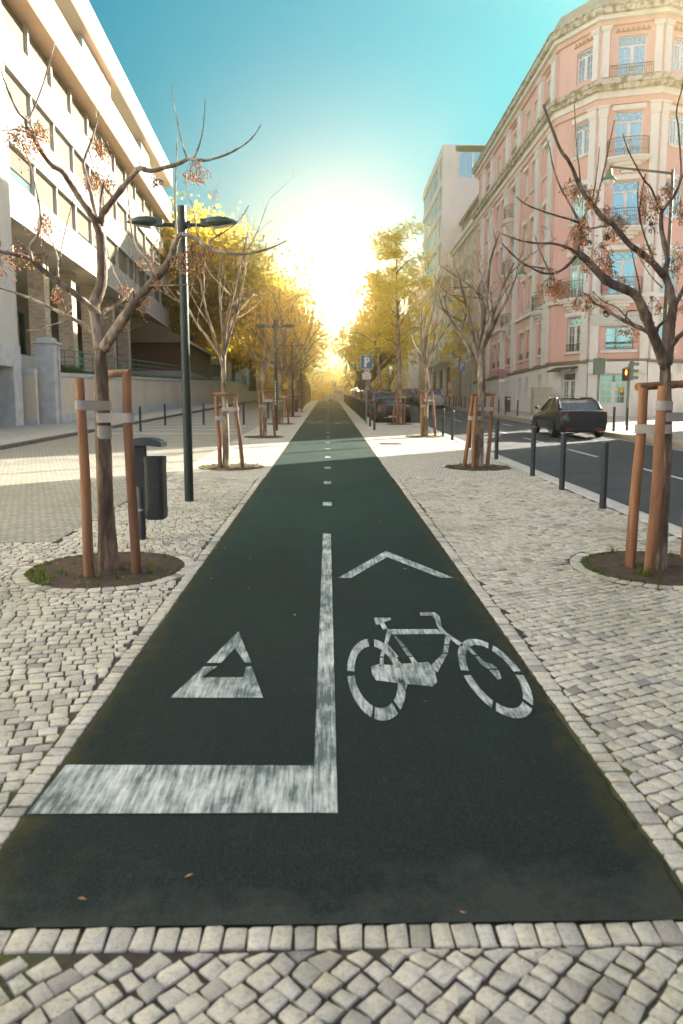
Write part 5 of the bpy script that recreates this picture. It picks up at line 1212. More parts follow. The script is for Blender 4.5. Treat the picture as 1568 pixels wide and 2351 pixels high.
course(19.02,19.35,.14,'cornice',pink); course(19.35,19.7,.26,'cornice',cream); course(19.7,19.95,.52,'cornice',moss_stone); course(19.95,20.22,.62,'cornice',moss_stone)
course(23.15,23.4,.18,'cornice',pink); course(23.4,23.62,.40,'cornice',cream); course(23.62,23.95,.62,'cornice',moss_stone); course(23.95,24.02,.70,'cornice',moss_stone)
course(24.02,24.95,.06,'parapet',mat('weathered_parapet', (.36,.30,.25), .9, .2, 3, col2=(.27,.29,.25), mscale=1.5))
def zigzag(f, u0, u1, n):
    mb = MB(); s = (u1-u0)/n
    for i in range(n): mb.add([(u0+i*s,-.07,22.78),(u0+(i+1)*s,-.07,22.78),(u0+(i+.5)*s,-.07,23.0),(u0+i*s,0,22.78),(u0+(i+1)*s,0,22.78),(u0+(i+.5)*s,0,23.0)],[(0,1,2),(0,3,4,1),(1,4,5,2),(2,5,3,0)])
    f.put(mb, 'zigzag_frieze', mat('frieze_rose', (.36,.17,.12), .85, .15, 5))
zigzag(FB,1.1,2.45,5); zigzag(FC,.72,2.55,7); zigzag(FD,.7,2.5,6)
for a,b in ((47.8,49.1),(56.3,57.7),(65.2,66.5)): zigzag(FA,uy(b),uy(a),5)
mb = MB(); rx, ry, rz0 = root.location; mb.prism([(x-rx,y-ry) for x,y in [(13.72,70.18),(13.72,46.41),(15.21,43.82),(18.29,42.93),(25.98,46.02),(25.98,70.18)]], 24.0-rz0, 24.3-rz0); mb.build('roof', mat('roof_felt', (.20,.17,.15), .9), root)
mb = MB(); mb.quad((26-rx,46-ry,0),(26-rx,70.2-ry,0),(26-rx,70.2-ry,22),(26-rx,46-ry,22)); mb.quad((26-rx,70.2-ry,0),(13.7-rx,70.2-ry,0),(13.7-rx,70.2-ry,22),(26-rx,70.2-ry,22)); mb.build('rear_wall', pink, root)
# shop signs and awning belong to the facade
mb = MB(); mb.bb(-.02,3.12,-.30,-.065,4.28,4.95); sg = FC.put(mb, 'shop_sign', win_white)
mb = MB(); mb.add([(.38,-.304,4.36),(.78,-.304,4.36),(.78,-.304,4.60),(.86,-.304,4.60),(.58,-.304,4.82),(.30,-.304,4.60),(.38,-.304,4.60)],[tuple(range(7))]); mb.build('house_logo', mat('logo_orange', (.68,.15,.02), .5, .03), sg)
mb = MB()
for x in (.52,.60,.67): mb.bb(x-.022,x+.022,-.3085,-.3055,4.42,4.50); mb.bb(x-.014,x+.014,-.3085,-.3055,4.505,4.535)
mb.build('logo_figures', mat('logo_brown', (.22,.05,.03), .6), sg); mb = MB()
x = 2.42
while x < 2.95: l = R.uniform(.02,.05); mb.bb(x,x+l,-.3035,-.3005,4.385,4.405); x += l+.012
mb.build('lettering', dark, sg)
mb = MB(); mb.bb(-.02,3.0,-.20,-.005,6.98,7.68); sg = FC.put(mb, 'upper_sign', mat('sign_offwhite', (.50,.52,.49), .6, .06, 3)); mb = MB()
for z, a, b, hgt in ((7.50,1.25,2.6,.10),(7.28,1.35,2.2,.14),(7.07,.08,2.9,.035)):
    x = a
    while x < b:
        l = R.uniform(.05,.11)*(1 if hgt > .05 else .6)
        if R.random() > .14: mb.bb(x,x+l*.28,-.2045,-.2005,z-hgt/2,z+hgt/2); mb.bb(x+l*.3,x+l,-.2045,-.2005,z-hgt/2+(hgt*.6 if R.random()<.5 else 0),z-hgt/2+hgt*R.choice((.25,1)))
        x += l+.03
mb.build('lettering', mat('sign_bluegrey', (.16,.24,.30), .6), sg)
mb = MB(); mb.add([(.55,-.065,4.78),(2.3,-.065,4.78),(2.3,-.80,4.55),(.55,-.80,4.55),(.55,-.80,4.46),(2.3,-.80,4.46),(.55,-.065,4.70),(2.3,-.065,4.70)],[(0,1,2,3),(3,2,5,4),(6,4,5,7),(0,3,4,6),(1,7,5,2)]); FB.put(mb, 'awning', mat('awning_dark', (.05,.045,.04), .7, .2, 3, col2=(.45,.42,.36), mscale=1, mix=(.55,.6)))
mb = MB(); mb.bb(.3,.5,-.068,-.062,3.35,3.7); p = FC.put(mb, 'notice', whitep); mb = MB(); mb.bb(1.75,2.0,.05,.06,3.2,3.5); FC.put(mb, 'door_poster', yel)
mb = MB(); mb.bb(2.3,2.9,-.38,-.07,4.35,4.85); FD.put(mb, 'air_conditioner', win_white)

# ---- cream building, white glazed building, hazy ones beyond
root2 = thing('cream_building','cream rendered building with dark attic between the pink and the white buildings','building',(18,77,gz(77)))
grey_cream = streaky('greycream_render', (.50,.46,.37), (.40,.37,.30))
F = Face(root2,(13.75,84.0),(13.75,70.25)); hs = []
for r,(z0,z1) in enumerate(((4.3,6.2),(8.2,10.4),(11.8,14.0),(15.2,17.4),(18.0,19.2))):
    for u in (1.6,4.2,6.9,9.6,12.2): hs.append((u-.5,u+.5,z0,z1))
mb = MB(); holed_wall(mb, F.L, 2, 19.6, hs, .22, 0, 0, 0); F.put(mb,'wall',grey_cream)
for h in hs: window(F,*h,style='lattice',pane=PANE)
mb = MB(); mb.bb(-.2,F.L,-.5,.3,19.6,20.0); mb.bb(-.1,F.L,-.25,.3,19.3,19.601); F.put(mb,'cornice',cream)
mb = MB(); mb.bb(0,F.L,-.10,.02,7.2,7.4); F.put(mb,'belt_course',cream)
mb = MB(); holed_wall(mb, F.L, 20.0, 22.6, [(u-.45,u+.45,20.5,22.1) for u in (1.6,4.2,6.9,9.6,12.2)], .2, .9, 0, 0); mb.bb(-.1,F.L,.55,1.4,22.6,22.9); F.put(mb,'attic',mat('attic_slate', (.22,.19,.16), .8, .2, 4))
for u in (1.6,4.2,6.9,9.6,12.2): window(F,u-.45,u+.45,20.5,22.1,style='plain',pane=PANE_DARK,depth=1.0)
for u in (4.2,9.6):
    for z in (8.0,11.6,15.0): balcony(F,u-.8,u+.8,z,.5)
mb = MB(); mb.bb(-.005,.3,.01,10,2,20); F.put(mb,'side_wall',grey_cream); mb = MB(); mb.bb(0,F.L,.95,11,22.2,22.55); F.put(mb,'roof',mat('roof_dark', (.15,.13,.12), .9))

root3 = thing('white_building','tall white apartment building with glazed bays and a blank side wall','building',(19,92,gz(92)))
wht = streaky('white_render', (.66,.66,.63), (.58,.57,.53))
F = Face(root3,(13.8,101),(13.8,84.02)); S = Face(root3,(13.8,84.02),(24,84.02))
mb = MB(); holed_wall(mb,F.L,2.5,31,[(12.0,16.2,4.2,7.6),(6.5,10.5,4.2,7.6),(1,5,4.2,7.6)],.4); F.put(mb,'wall',wht)
for a,b in ((12.0,16.2),(6.5,10.5),(1,5)): window(F,a,b,4.2,7.6,style='plain',pane=PANE_DARK,depth=.3,frame=mat('shopfront_frame', (.06,.06,.06), .5))
mb = MB(); holed_wall(mb,S.L,2.5,31,[(.45,4.1,27.6,30.3)],.2); S.put(mb,'side_wall',wht); window(S,.45,1.9,27.6,30.3,style='plain',pane=PANE_SKY); window(S,1.95,4.1,27.6,30.3,style='plain',pane=PANE_SKY)
for a_,b_,c_ in ((-1.4,17.3,17.9),(-1.4,29.9,31.0),(-1.2,8.0,8.35)): mb = MB(); mb.bb(0,F.L,a_,-.005,b_,c_); F.put(mb,'bay_slab',wht)
for k in range(4):
    z = 17.9+k*3.0
    mb = MB(); mb.bb(0,F.L,-1.38,-.005,z+.0,z+.75); mb.bb(F.L-.25,F.L,-1.38,-.005,z+.75,z+3.0); mb.bb(F.L-3.2,F.L-2.9,-1.38,-.005,z+.75,z+3.0); F.put(mb,'spandrel',wht)
    for u0,u1 in ((.1,3.2),(3.3,6.4),(6.5,9.6),(9.7,12.8),(12.85,13.75),(14.1,16.7)): window(F,u0,u1,z+.75,z+3.0,style='plain',pane=PANE_SKY,depth=-1.25)
mb = MB(); mb.bb(0,F.L,.02,10,30.3,30.9); F.put(mb,'roof',wht)
# lower storeys glazing
for k in range(3):
    for u in (2.0,5.5,9.0,12.5,15.2): window(F,u-.9,u+.9,9.0+k*2.9,10.9+k*2.9,style='plain',pane=PANE_SKY,depth=-.03)
def plain_block(label, x0, x1, y0, y1, z0, z1, m, rowsn, coln, seed, side='-x'):
    S = random.Random(seed); rt = thing('terrace_house', label, 'building', ((x0+x1)/2,(y0+y1)/2,z0)); 
    f = Face(rt,(x0,y1),(x0,y0)) if side == '-x' else Face(rt,(x1,y0),(x1,y1)); g = Face(rt,(x0,y0),(x1,y0))
    for q, cn in ((f,coln),(g,max(2,int((x1-x0)/3)))):
        hs = []; st = (z1-z0)/rowsn
        for r in range(rowsn):
            for c in range(cn): u = q.L*(c+.5)/cn; hs.append((u-.5,u+.5,z0+st*r+.9,z0+st*r+2.7))
        mb = MB(); holed_wall(mb,q.L,z0-1,z1,hs,.2); q.put(mb,'wall',m)
        for h in hs: window(q,*h,style='plain',pane=PANE)
        mb = MB(); mb.bb(-.2,q.L+.2,-.35,.0,z1-.35,z1+.1); q.put(mb,'cornice',cream)
    mb = MB(); mb.bb(x0-rt.location.x,x1-rt.location.x,y0-rt.location.y,y1-rt.location.y,z1-z0-.2,z1-z0+.05); mb.build('roof',mat('tile_roof', (.26,.12,.07), .85, .2, 5),rt); return rt
yelw = streaky('ochre_render', (.55,.42,.22), (.46,.34,.17))
plain_block('ochre house beyond the white building, hazy in the sun',14.0,24,101.2,116,3.0,22,yelw,6,6,1)
plain_block('pale house further down the right side, hazy in the sun',14.2,24,116.2,134,2.7,24.5,wht,7,7,2)
plain_block('last low ochre house on the right side, almost lost in the haze',14.0,24,134.2,160,2.6,20,yelw,5,9,3)

# ---- near-right corner block: stands just outside the frame and throws the shade over the near paving
plain_block('low pale corner building at the near right',15.2,27,-16,30.0,.3,11.3,grey_cream,3,12,4)

# ---- the office building on the left
root4 = thing('office_building','long modern office building raised on columns, with rows of drawn blinds','building',(-15.4,55,gz(55)))
conc = streaky('pale_concrete', (.47,.455,.42), (.40,.385,.345), 1.2, (.5,.75)); conc_d = mat('soffit_boards', (.72,.65,.53), .8, .12, 2, stretch=(6,.4,1))
alum = mat('aluminium_frame', (.50,.50,.47), .4, .06, 6, metal=.5); stone_col = mat('travertine', (.66,.57,.43), .75, .12, 3, col2=(.44,.34,.22), mscale=2, stretch=(1,1,6))
def blind_mat():
    m = mat('venetian_blind', (.40,.35,.24), .6, .06, 3); n = m.node_tree; p = n.nodes['Principled BSDF']; L = n.links.new
    t = n.nodes.new('ShaderNodeTexCoord'); wv = n.nodes.new('ShaderNodeTexWave'); wv.bands_direction = 'Z'; wv.inputs['Scale'].default_value = 4.6; L(t.outputs['Object'], wv.inputs[0])
    r = n.nodes.new('ShaderNodeMapRange'); L(wv.outputs['Fac'], r.inputs[0]); r.inputs[1].default_value = .1; r.inputs[2].default_value = .4; r.inputs[3].default_value = .35; r.inputs[4].default_value = 1.0
    oi = n.nodes.new('ShaderNodeObjectInfo'); r2 = n.nodes.new('ShaderNodeMapRange'); L(oi.outputs['Random'], r2.inputs[0]); r2.inputs[3].default_value = .7; r2.inputs[4].default_value = 1.5
    mm = n.nodes.new('ShaderNodeMath'); mm.operation = 'MULTIPLY'; L(r.outputs[0], mm.inputs[0]); L(r2.outputs[0], mm.inputs[1])
    s = n.nodes.new('ShaderNodeVectorMath'); s.operation = 'SCALE'; s.inputs[0].default_value = (.14,.112,.066); L(mm.outputs[0], s.inputs['Scale']); L(s.outputs[0], p.inputs['Base Color'])
    b = n.nodes.new('ShaderNodeBump'); b.inputs['Strength'].default_value = .5; b.inputs['Distance'].default_value = .03; L(wv.outputs['Fac'], b.inputs['Height']); L(b.outputs[0], p.inputs['Normal'])
    return m
BLIND = blind_mat()
F = Face(root4,(-14.3,30.0),(-16.45,79.7)); LL = 48.8; U0 = -1.0
MU = [2.12+3.49*i for i in range(0,14)]; MU = [m for m in MU if m < LL]+[LL]
levels = [(10.95,12.6,14.2),(14.2,15.85,17.47),(17.47,19.1,20.72)]
for k,(zb,zs,zt) in enumerate(levels):
    mb = MB(); prev = U0
    for m in MU: mb.bb(prev+.006,m-.006,-.10,.30,zb,zs); prev = m
    F.put(mb,'spandrel_panel',conc)
    prev = U0
    for m in MU:
        w0, w1 = prev+.09, m-.09
        key = ('off',round(w1-w0,2))
        if key not in WCACHE:
            fm = MB(); w_, h_ = w1-w0, zt-zs; t = .05
            for a,b,c,d in ((0,w_,0,t),(0,w_,h_-t,h_),(0,t,t,h_-t),(w_-t,w_,t,h_-t)): fm.bb(a,b,-.02,.05,c,d)
            me = bpy.data.meshes.new('window'); me.from_pydata(fm.v,[],fm.f); me.materials.append(alum)
            pm = MB(); pm.quad((t,.045,t),(w_-t,.045,t),(w_-t,.045,h_-t),(t,.045,h_-t)); pg = bpy.data.meshes.new('pane'); pg.from_pydata(pm.v,[],pm.f); pg.materials.append(PANE_DARK)
            bl = []
            for dr in (1.0,.82,.6):
                bm_ = MB(); bm_.quad((t,.02,h_-t-(h_-2*t)*dr),(w_-t,.02,h_-t-(h_-2*t)*dr),(w_-t,.02,h_-t),(t,.02,h_-t)); bm_.bb(t,w_-t,.0,.03,h_-t-(h_-2*t)*dr-.03,h_-t-(h_-2*t)*dr) if dr < 1 else None
                q = bpy.data.meshes.new('blind'); q.from_pydata(bm_.v,[],bm_.f); q.materials.append(BLIND); bl.append(q)
            WCACHE[key] = (me,pg,bl)
        me,pg,bl = WCACHE[key]; o = link('window',me,root4,F.at(w0,zs,.10),F.rz); link('pane',pg,o); link('blind',bl[R.choices((0,1,2),(.72,.2,.08))[0]],o)
        prev = m
    for m in MU: mb = MB(); mb.bb(m-.085,m+.085,-.06,.22,zs+.001,zt-.001); mb.bb(m-.02,m+.02,-.13,-.101,zb-.05,zs); F.put(mb,'mullion',alum)
mb = MB(); mb.bb(U0,LL,.31,16,10.96,20.71); F.put(mb,'core',conc)
mb = MB(); mb.bb(U0,LL,-.13,14,10.80,10.945); F.put(mb,'soffit',conc_d)
peach = mat('overhang_soffit', (.62,.40,.26), .75, .05, 2)
mb = MB(); mb.bb(U0,46.5,-.85,.3,20.725,20.80); mb.bb(U0,46.5,-1.0,.3,24.2,24.28); F.put(mb,'overhang_soffit',peach)
mb = MB(); mb.bb(U0,46.5,-.88,.3,20.802,22.75); mb.bb(U0,46.5,.301,14,20.8,24.2); F.put(mb,'upper_parapet',conc)
for i in range(14):
    u = .6+i*3.35; 
    if R.random() < .8: window(F,u,u+3.0,22.78,24.15,style='plain',pane=PANE_DARK,depth=-.5 if False else .0,frame=alum)
for i in (2,5,6,10): mb = MB(); mb.bb(.45+i*3.35,.6+i*3.35+3.2,-.55,.25,22.76,24.19); F.put(mb,'wall_panel',conc)
mb = MB(); mb.bb(U0,46.6,-1.05,14,24.282,25.95); F.put(mb,'roof_brim',conc)
mb = MB()
for u,h in ((37.5,1.5),(38.2,1.3),(39.0,1.0),(39.6,1.2)): mb.box((u,1.5,25.95+h/2),(.35,.5,h))
mb.tube([(37.5,1.5,27.3),(39,1.2,27.25),(41,.9,26.7)],.03,5); F.put(mb,'roof_plant',mat('roof_vents', (.4,.42,.42), .6))
mb = MB()
cu = [3.0+5.2*i for i in range(9)]
for u in cu: mb = MB(); mb.bb(u-.45,u+.45,1.0,1.9,2,10.799); F.put(mb,'column',stone_col)
mb = MB(); holed_wall(mb,LL,2,10.8,[(a+1.0,a+3.6,5.2,9.4) for a in cu if a+3.6 < LL],.3,7.0); mb.bb(U0,LL,1.2,14,2,5.0); F.put(mb,'ground_floor_wall',conc)
for a in cu:
    if a+3.6 < LL: window(F,a+1.0,a+3.6,5.2,9.4,style='plain',pane=PANE_DARK,depth=7.15,frame=alum)
mb = MB(); mb.bb(LL+.001,LL+.25,-.08,14,10.95,20.7); F.put(mb,'end_wall',conc)

# ---- projecting wing at the far left with a garage opening and a stone base
root5 = thing('office_wing','plain rendered wing with a stone-clad garage entrance, beside the gate pillar','building',(-14.5,26,gz(26)))
stone = mat('grey_marble', (.58,.61,.59), .6, .12, 6, col2=(.46,.50,.49), mscale=3, bump=.15, bscale=60, spec=.3)
blue_grey = streaky('smooth_render', (.56,.56,.51), (.49,.48,.43))
mb = MB(); mb.bb(-2,1.60,-30,5.62,3.6,28); mb.build('wall', blue_grey, root5)
mb = MB(); mb.bb(-.8,1.67,-30,-1.0,-.5,3.598); mb.bb(-.8,1.67,4.9,5.7,-.5,3.598); mb.bb(-.8,1.67,-.998,4.898,2.7,3.598); mb.bb(-.8,-.4,-.998,4.898,-.5,2.7); mb.build('stone_base', stone, root5)

# ---- boundary wall, gate pillar, railing
WX = -11.85
root6 = thing('boundary_wall','long low cream wall with a pale stone plinth and coping, before the office building','wall',(WX,60,gz(60)))
wallm = streaky('cream_wall_render', (.66,.60,.46), (.59,.53,.41), .6, (.5,.6), (1,.5,.2)); 
path = [(WX,33.2),(WX,60),(WX,78),(-11.5,88),(-10.9,96),(-9.9,104),(-8.3,112)]
fine = []
for i in range(len(path)-1):
    a, b = Vector(path[i]), Vector(path[i+1]); n = max(1,int((b-a).length/2.5)); fine += [a.lerp(b,q/n) for q in range(n)]
fine.append(Vector(path[-1]))
def ribbon(mb, x_in, x_out, z0, z1):
    for i in range(len(fine)-1):
        a, b = fine[i], fine[i+1]; vs = []
        for p in (a,b):
            g = gz(p.y)-root6.location.z
            vs += [(p.x+x_out-WX, p.y-60, g+z0),(p.x+x_out-WX, p.y-60, g+z1),(p.x+x_in-WX, p.y-60, g+z1),(p.x+x_in-WX, p.y-60, g+z0)]
        mb.add(vs,[(0,4,5,1),(1,5,6,2),(3,2,6,7)])
        if i == 0: mb.add(vs[:4],[(0,1,2,3)])
mb = MB(); ribbon(mb,-.3,0,.5,2.15); mb.build('wall',wallm,root6)
mb = MB(); ribbon(mb,-.3,.035,-.3,.5); mb.build('plinth',stone,root6)
mb = MB(); ribbon(mb,-.34,.05,2.15,2.32); mb.build('coping',stone,root6)
railg = mat('railing_green', (.10,.17,.15), .5, .1, 8)
root7 = thing('railing','long grey-green metal railing on top of the cream wall','railing',(WX,60,gz(60)+2.3))
mb = MB()
for z in (.28,.52,.76,1.05):
    mb.tube([(p.x-.15-WX,p.y-60,gz(p.y)-gz(60)+z) for p in fine], .028 if z > 1 else .018, 6)
RL = mb; mb = MB()
for i in range(len(fine)-1):
    n = 2
    for q in range(n):
        p = fine[i].lerp(fine[i+1],q/n); g = gz(p.y)-gz(60); mb.tube([(p.x-.15-WX,p.y-60,g-.02),(p.x-.15-WX,p.y-60,g+1.05)],.02,5)
        for e in range(5): r = fine[i].lerp(fine[i+1],(q+e/5)/n); g = gz(r.y)-gz(60); mb.tube([(r.x-.15-WX,r.y-60,g+.02),(r.x-.15-WX,r.y-60,g+.28)],.010,4)
RL.add(mb.v, mb.f); RL.build('railing_frame',railg,root7)
def terrace():
    mb = MB()
    for i in range(len(fine)-1):
        a, b = fine[i], fine[i+1]; mb.quad((a.x-.3,a.y,gz(a.y)+2.2),(a.x-.3,b.y,gz(b.y)+2.2),(-40,b.y,gz(b.y)+2.2),(-40,a.y,gz(a.y)+2.2)) if False else mb.quad((-40,a.y,gz(a.y)+2.2),(a.x-.3,a.y,gz(a.y)+2.2),(b.x-.3,b.y,gz(b.y)+2.2),(-40,b.y,gz(b.y)+2.2))
    struct(mb.build('terrace',mat('terrace_paving', (.22,.20,.14), .9, .2, 3)))
terrace()
V = []; Fq = []
for _ in range(5200):
    i = R.random(); y = 33.3+i*i*45; x = WX-.22+R.gauss(0,.07); h = R.uniform(.08,.30)*(1.5 if y < 37 else .7); z = gz(y)+2.28; a = R.uniform(0,6.3); lx, ly = R.gauss(0,.4)*h, R.gauss(0,.4)*h; d = .012
    b = len(V); V += [(x-d*cos(a),y-d*sin(a),z),(x+d*cos(a),y+d*sin(a),z),(x+lx+.003,y+ly,z+h),(x+lx-.003,y+ly,z+h)]; Fq.append((b,b+1,b+2,b+3))
tag(npmesh('planter_grass', V, Fq, grassm), 'strip of tufty grass along the top of the cream wall', 'grass', kind='stuff')
root8 = thing('gate_pillar','square pale stone pillar with a stepped cap by the garage entrance','pillar',(-12.25,33.1,gz(33)))
mb = MB(); z = -.3
for i in range(5):
    h = .72 if i else .95; mb.bb(-.38,.42,-.38,.38,z+.008,z+h); z += h
mb.build('shaft',stone,root8); mb = MB(); mb.bb(-.46,.50,-.46,.46,z+.001,z+.10); mb.bb(-.30,.34,-.30,.30,z+.101,z+.26); mb.build('cap',stone,root8)
mb = MB(); mb.lathe([(.035,-.2),(.035,z-.1)],(.47,.1,0),8); mb.bb(.43,.56,0,.2,0,.42); mb.build('drainpipe',stone,root8)
root9 = thing('gate_panel','cream panel of wall between the stone pillar and the garage wing','wall',(-12.72,32.2,gz(32)))
mb = MB(); mb.bb(-.32,.30,-.10,.10,.3,2.25); mb.build('panel',wallm,root9); mb = MB(); mb.bb(-.32,.30,-.13,.13,-.3,.2995); mb.build('plinth',stone,root9); mb = MB(); mb.bb(-.32,.30,-.15,.15,2.2505,2.45); mb.build('coping',stone,root9)

rh = thing('hydrant_box','small red hydrant box fixed to the cream wall, just right of the left tree trunk','hydrant',(WX+.005,40,gz(40)+.55))
mb = MB(); mb.bb(.0,.16,-.16,.16,0,.42); mb.build('box',mat('hydrant_red', (.45,.03,.02), .5),rh); mb = MB(); mb.bb(.162,.172,-.13,.13,.03,.39); mb.build('door',mat('hydrant_door', (.5,.06,.04), .5),rh)
# ---- hut with a tiled roof, cabin, glass block far off
root10 = thing('wooden_hut','dark wooden hut with a tiled roof behind the wall, under the evergreen','hut',(-15.2,72,gz(72)+2.2))
woodd = mat('dark_boards', (.10,.052,.025), .8, .25, 5, stretch=(3,3,.4)); tile = mat('roof_tiles', (.20,.13,.085), .85, .3, 10, bump=.5, bscale=12)
mb = MB(); mb.bb(-3.5,2.6,-5,9,.7,3.2); mb.build('wall',woodd,root10); mb = MB(); mb.bb(-3.4,2.63,-5.05,9,-.2,.7); mb.build('base',conc,root10)
mb = MB(); mb.add([(-4,-5.6,3.1),(3.1,-5.6,3.1),(3.1,9.6,3.1),(-4,9.6,3.1),(-.4,-5.6,4.9),(-.4,6.5,4.9),(-4,-5.6,3.2),(3.1,-5.6,3.2),(3.1,9.6,3.2),(-4,9.6,3.2)],[(0,3,2,1),(7,8,5,4),(9,6,4,5),(8,9,5),(6,7,4),(0,1,7,6),(1,2,8,7),(2,3,9,8),(3,0,6,9)])
for i in range(44): y = -5.5+i*.34; e = 1 if y < 6.4 else max(0.05,(9.6-y)/3.2); mb.tube([(3.12,y,3.23),(3.1-3.5*e,y,3.2+1.72*e)],.055,5)
mb.build('roof',tile,root10)
mb = MB(); mb.bb(3.09,3.2,-5.6,9.6,3.0,3.12); mb.build('gutter',alum,root10)
mb = MB(); mb.bb(2.605,2.63,-2,.0,1.5,2.6); mb.build('window',woodd,root10)
root11 = thing('site_cabin','small white cabin with a barred window behind the wall','cabin',(-12.9,89,gz(89)+1.9))
cabm = mat('cabin_white', (.52,.51,.46), .6, .06, 3)
mb = MB(); mb.bb(-1.3,1.3,-1.6,1.6,0,2.6); mb.bb(-1.35,1.35,-1.65,1.65,2.6,2.72); mb.build('body',cabm,root11)
mb = MB(); mb.bb(-.95,.95,-1.64,-1.605,.9,2.3); wn = mb.build('window',PANE_DARK,root11); mb = MB()
for i in range(7): mb.bb(-.95+i*.31,-.91+i*.31,-1.665,-1.645,.9,2.3)
mb.bb(-1,1,-1.67,-1.641,.84,.9); mb.bb(-1,1,-1.67,-1.641,2.3,2.36); mb.build('bars',win_white,wn)
plain_block('sunlit terrace closing the far end of the street behind the golden trees',-34,40,168,176,1.5,12,yelw,3,20,11)
rt = plain_block('teal glass office block glimpsed behind the trees on the left',-30,-9.5,130,146,3.0,16.5,mat('teal_cladding', (.26,.42,.42), .35, .1, 2, coat=.3),4,5,9,'+x')

# ================================================================== cars
tyre_m = mat('tyre', (.018,.018,.019), .85, .2, 30); rim_m = mat('alloy_rim', (.34,.34,.34), .35, .1, 10, metal=.8)
glass_c = glass_mat('car_glass', (.02,.024,.026), (.05,.055,.06), .5, .30, (.55,.60,.58)); trim_m = mat('car_trim', (.02,.02,.021), .6)
lamp_red = mat('tail_lamp', (.42,.03,.015), .2, .1, 6, coat=.6); lamp_dark = mat('smoked_lamp', (.06,.012,.01), .2, .1, 6, coat=.6); plate_m = mat('number_plate', (.5,.5,.48), .5)
def paint(name, c, metal=.25): return mat('car_paint_'+name, c, .28, .05, 3, metal=metal, coat=.8)
def wheel(root, x, y, r=.315, w=.2):
    s = 1 if x > 0 else -1
    mb = MB(); prof = [(r*.66,-w/2),(r*.94,-w/2),(r,-w/2+.03),(r,w/2-.03),(r*.94,w/2),(r*.66,w/2)]; n = 28; vs = []; k = len(prof)
    for rr_, h in prof:
        for j in range(n): a = 2*pi*j/n; vs.append((h, rr_*cos(a), rr_*sin(a)))
    mb.add(vs,[(i*n+j,i*n+(j+1)%n,(i+1)*n+(j+1)%n,(i+1)*n+j) for i in range(k) if i < k-1 for j in range(n)])
    o = mb.build('wheel', tyre_m, root, (x,y,r), 0, 40)
    mb = MB(); vs = []
    for rr_, h in ((.67,.02),(.64,.085),(.60,.07)): 
        for j in range(n): a = 2*pi*j/n; vs.append((s*h, rr_*r*cos(a), rr_*r*sin(a)))
    mb.add(vs,[(i*n+j,i*n+(j+1)%n,(i+1)*n+(j+1)%n,(i+1)*n+j) for i in range(2) for j in range(n)])
    mb.add([(s*.03,.6*r*cos(2*pi*j/n),.6*r*sin(2*pi*j/n)) for j in range(n)],[tuple(range(n))])
    for q in range(10):
        a = 2*pi*q/10; c, d = cos(a), sin(a); t = .018
        mb.add([(s*.08,.10*r*c-t*d,.10*r*d+t*c),(s*.08,.10*r*c+t*d,.10*r*d-t*c),(s*.075,.62*r*c+t*1.3*d,.62*r*d-t*1.3*c),(s*.075,.62*r*c-t*1.3*d,.62*r*d+t*1.3*c)],[(0,1,2,3)])
    mb.lathe([(.001,0)],(0,0,0),3) if False else None
    mb.build('rim', rim_m, o)
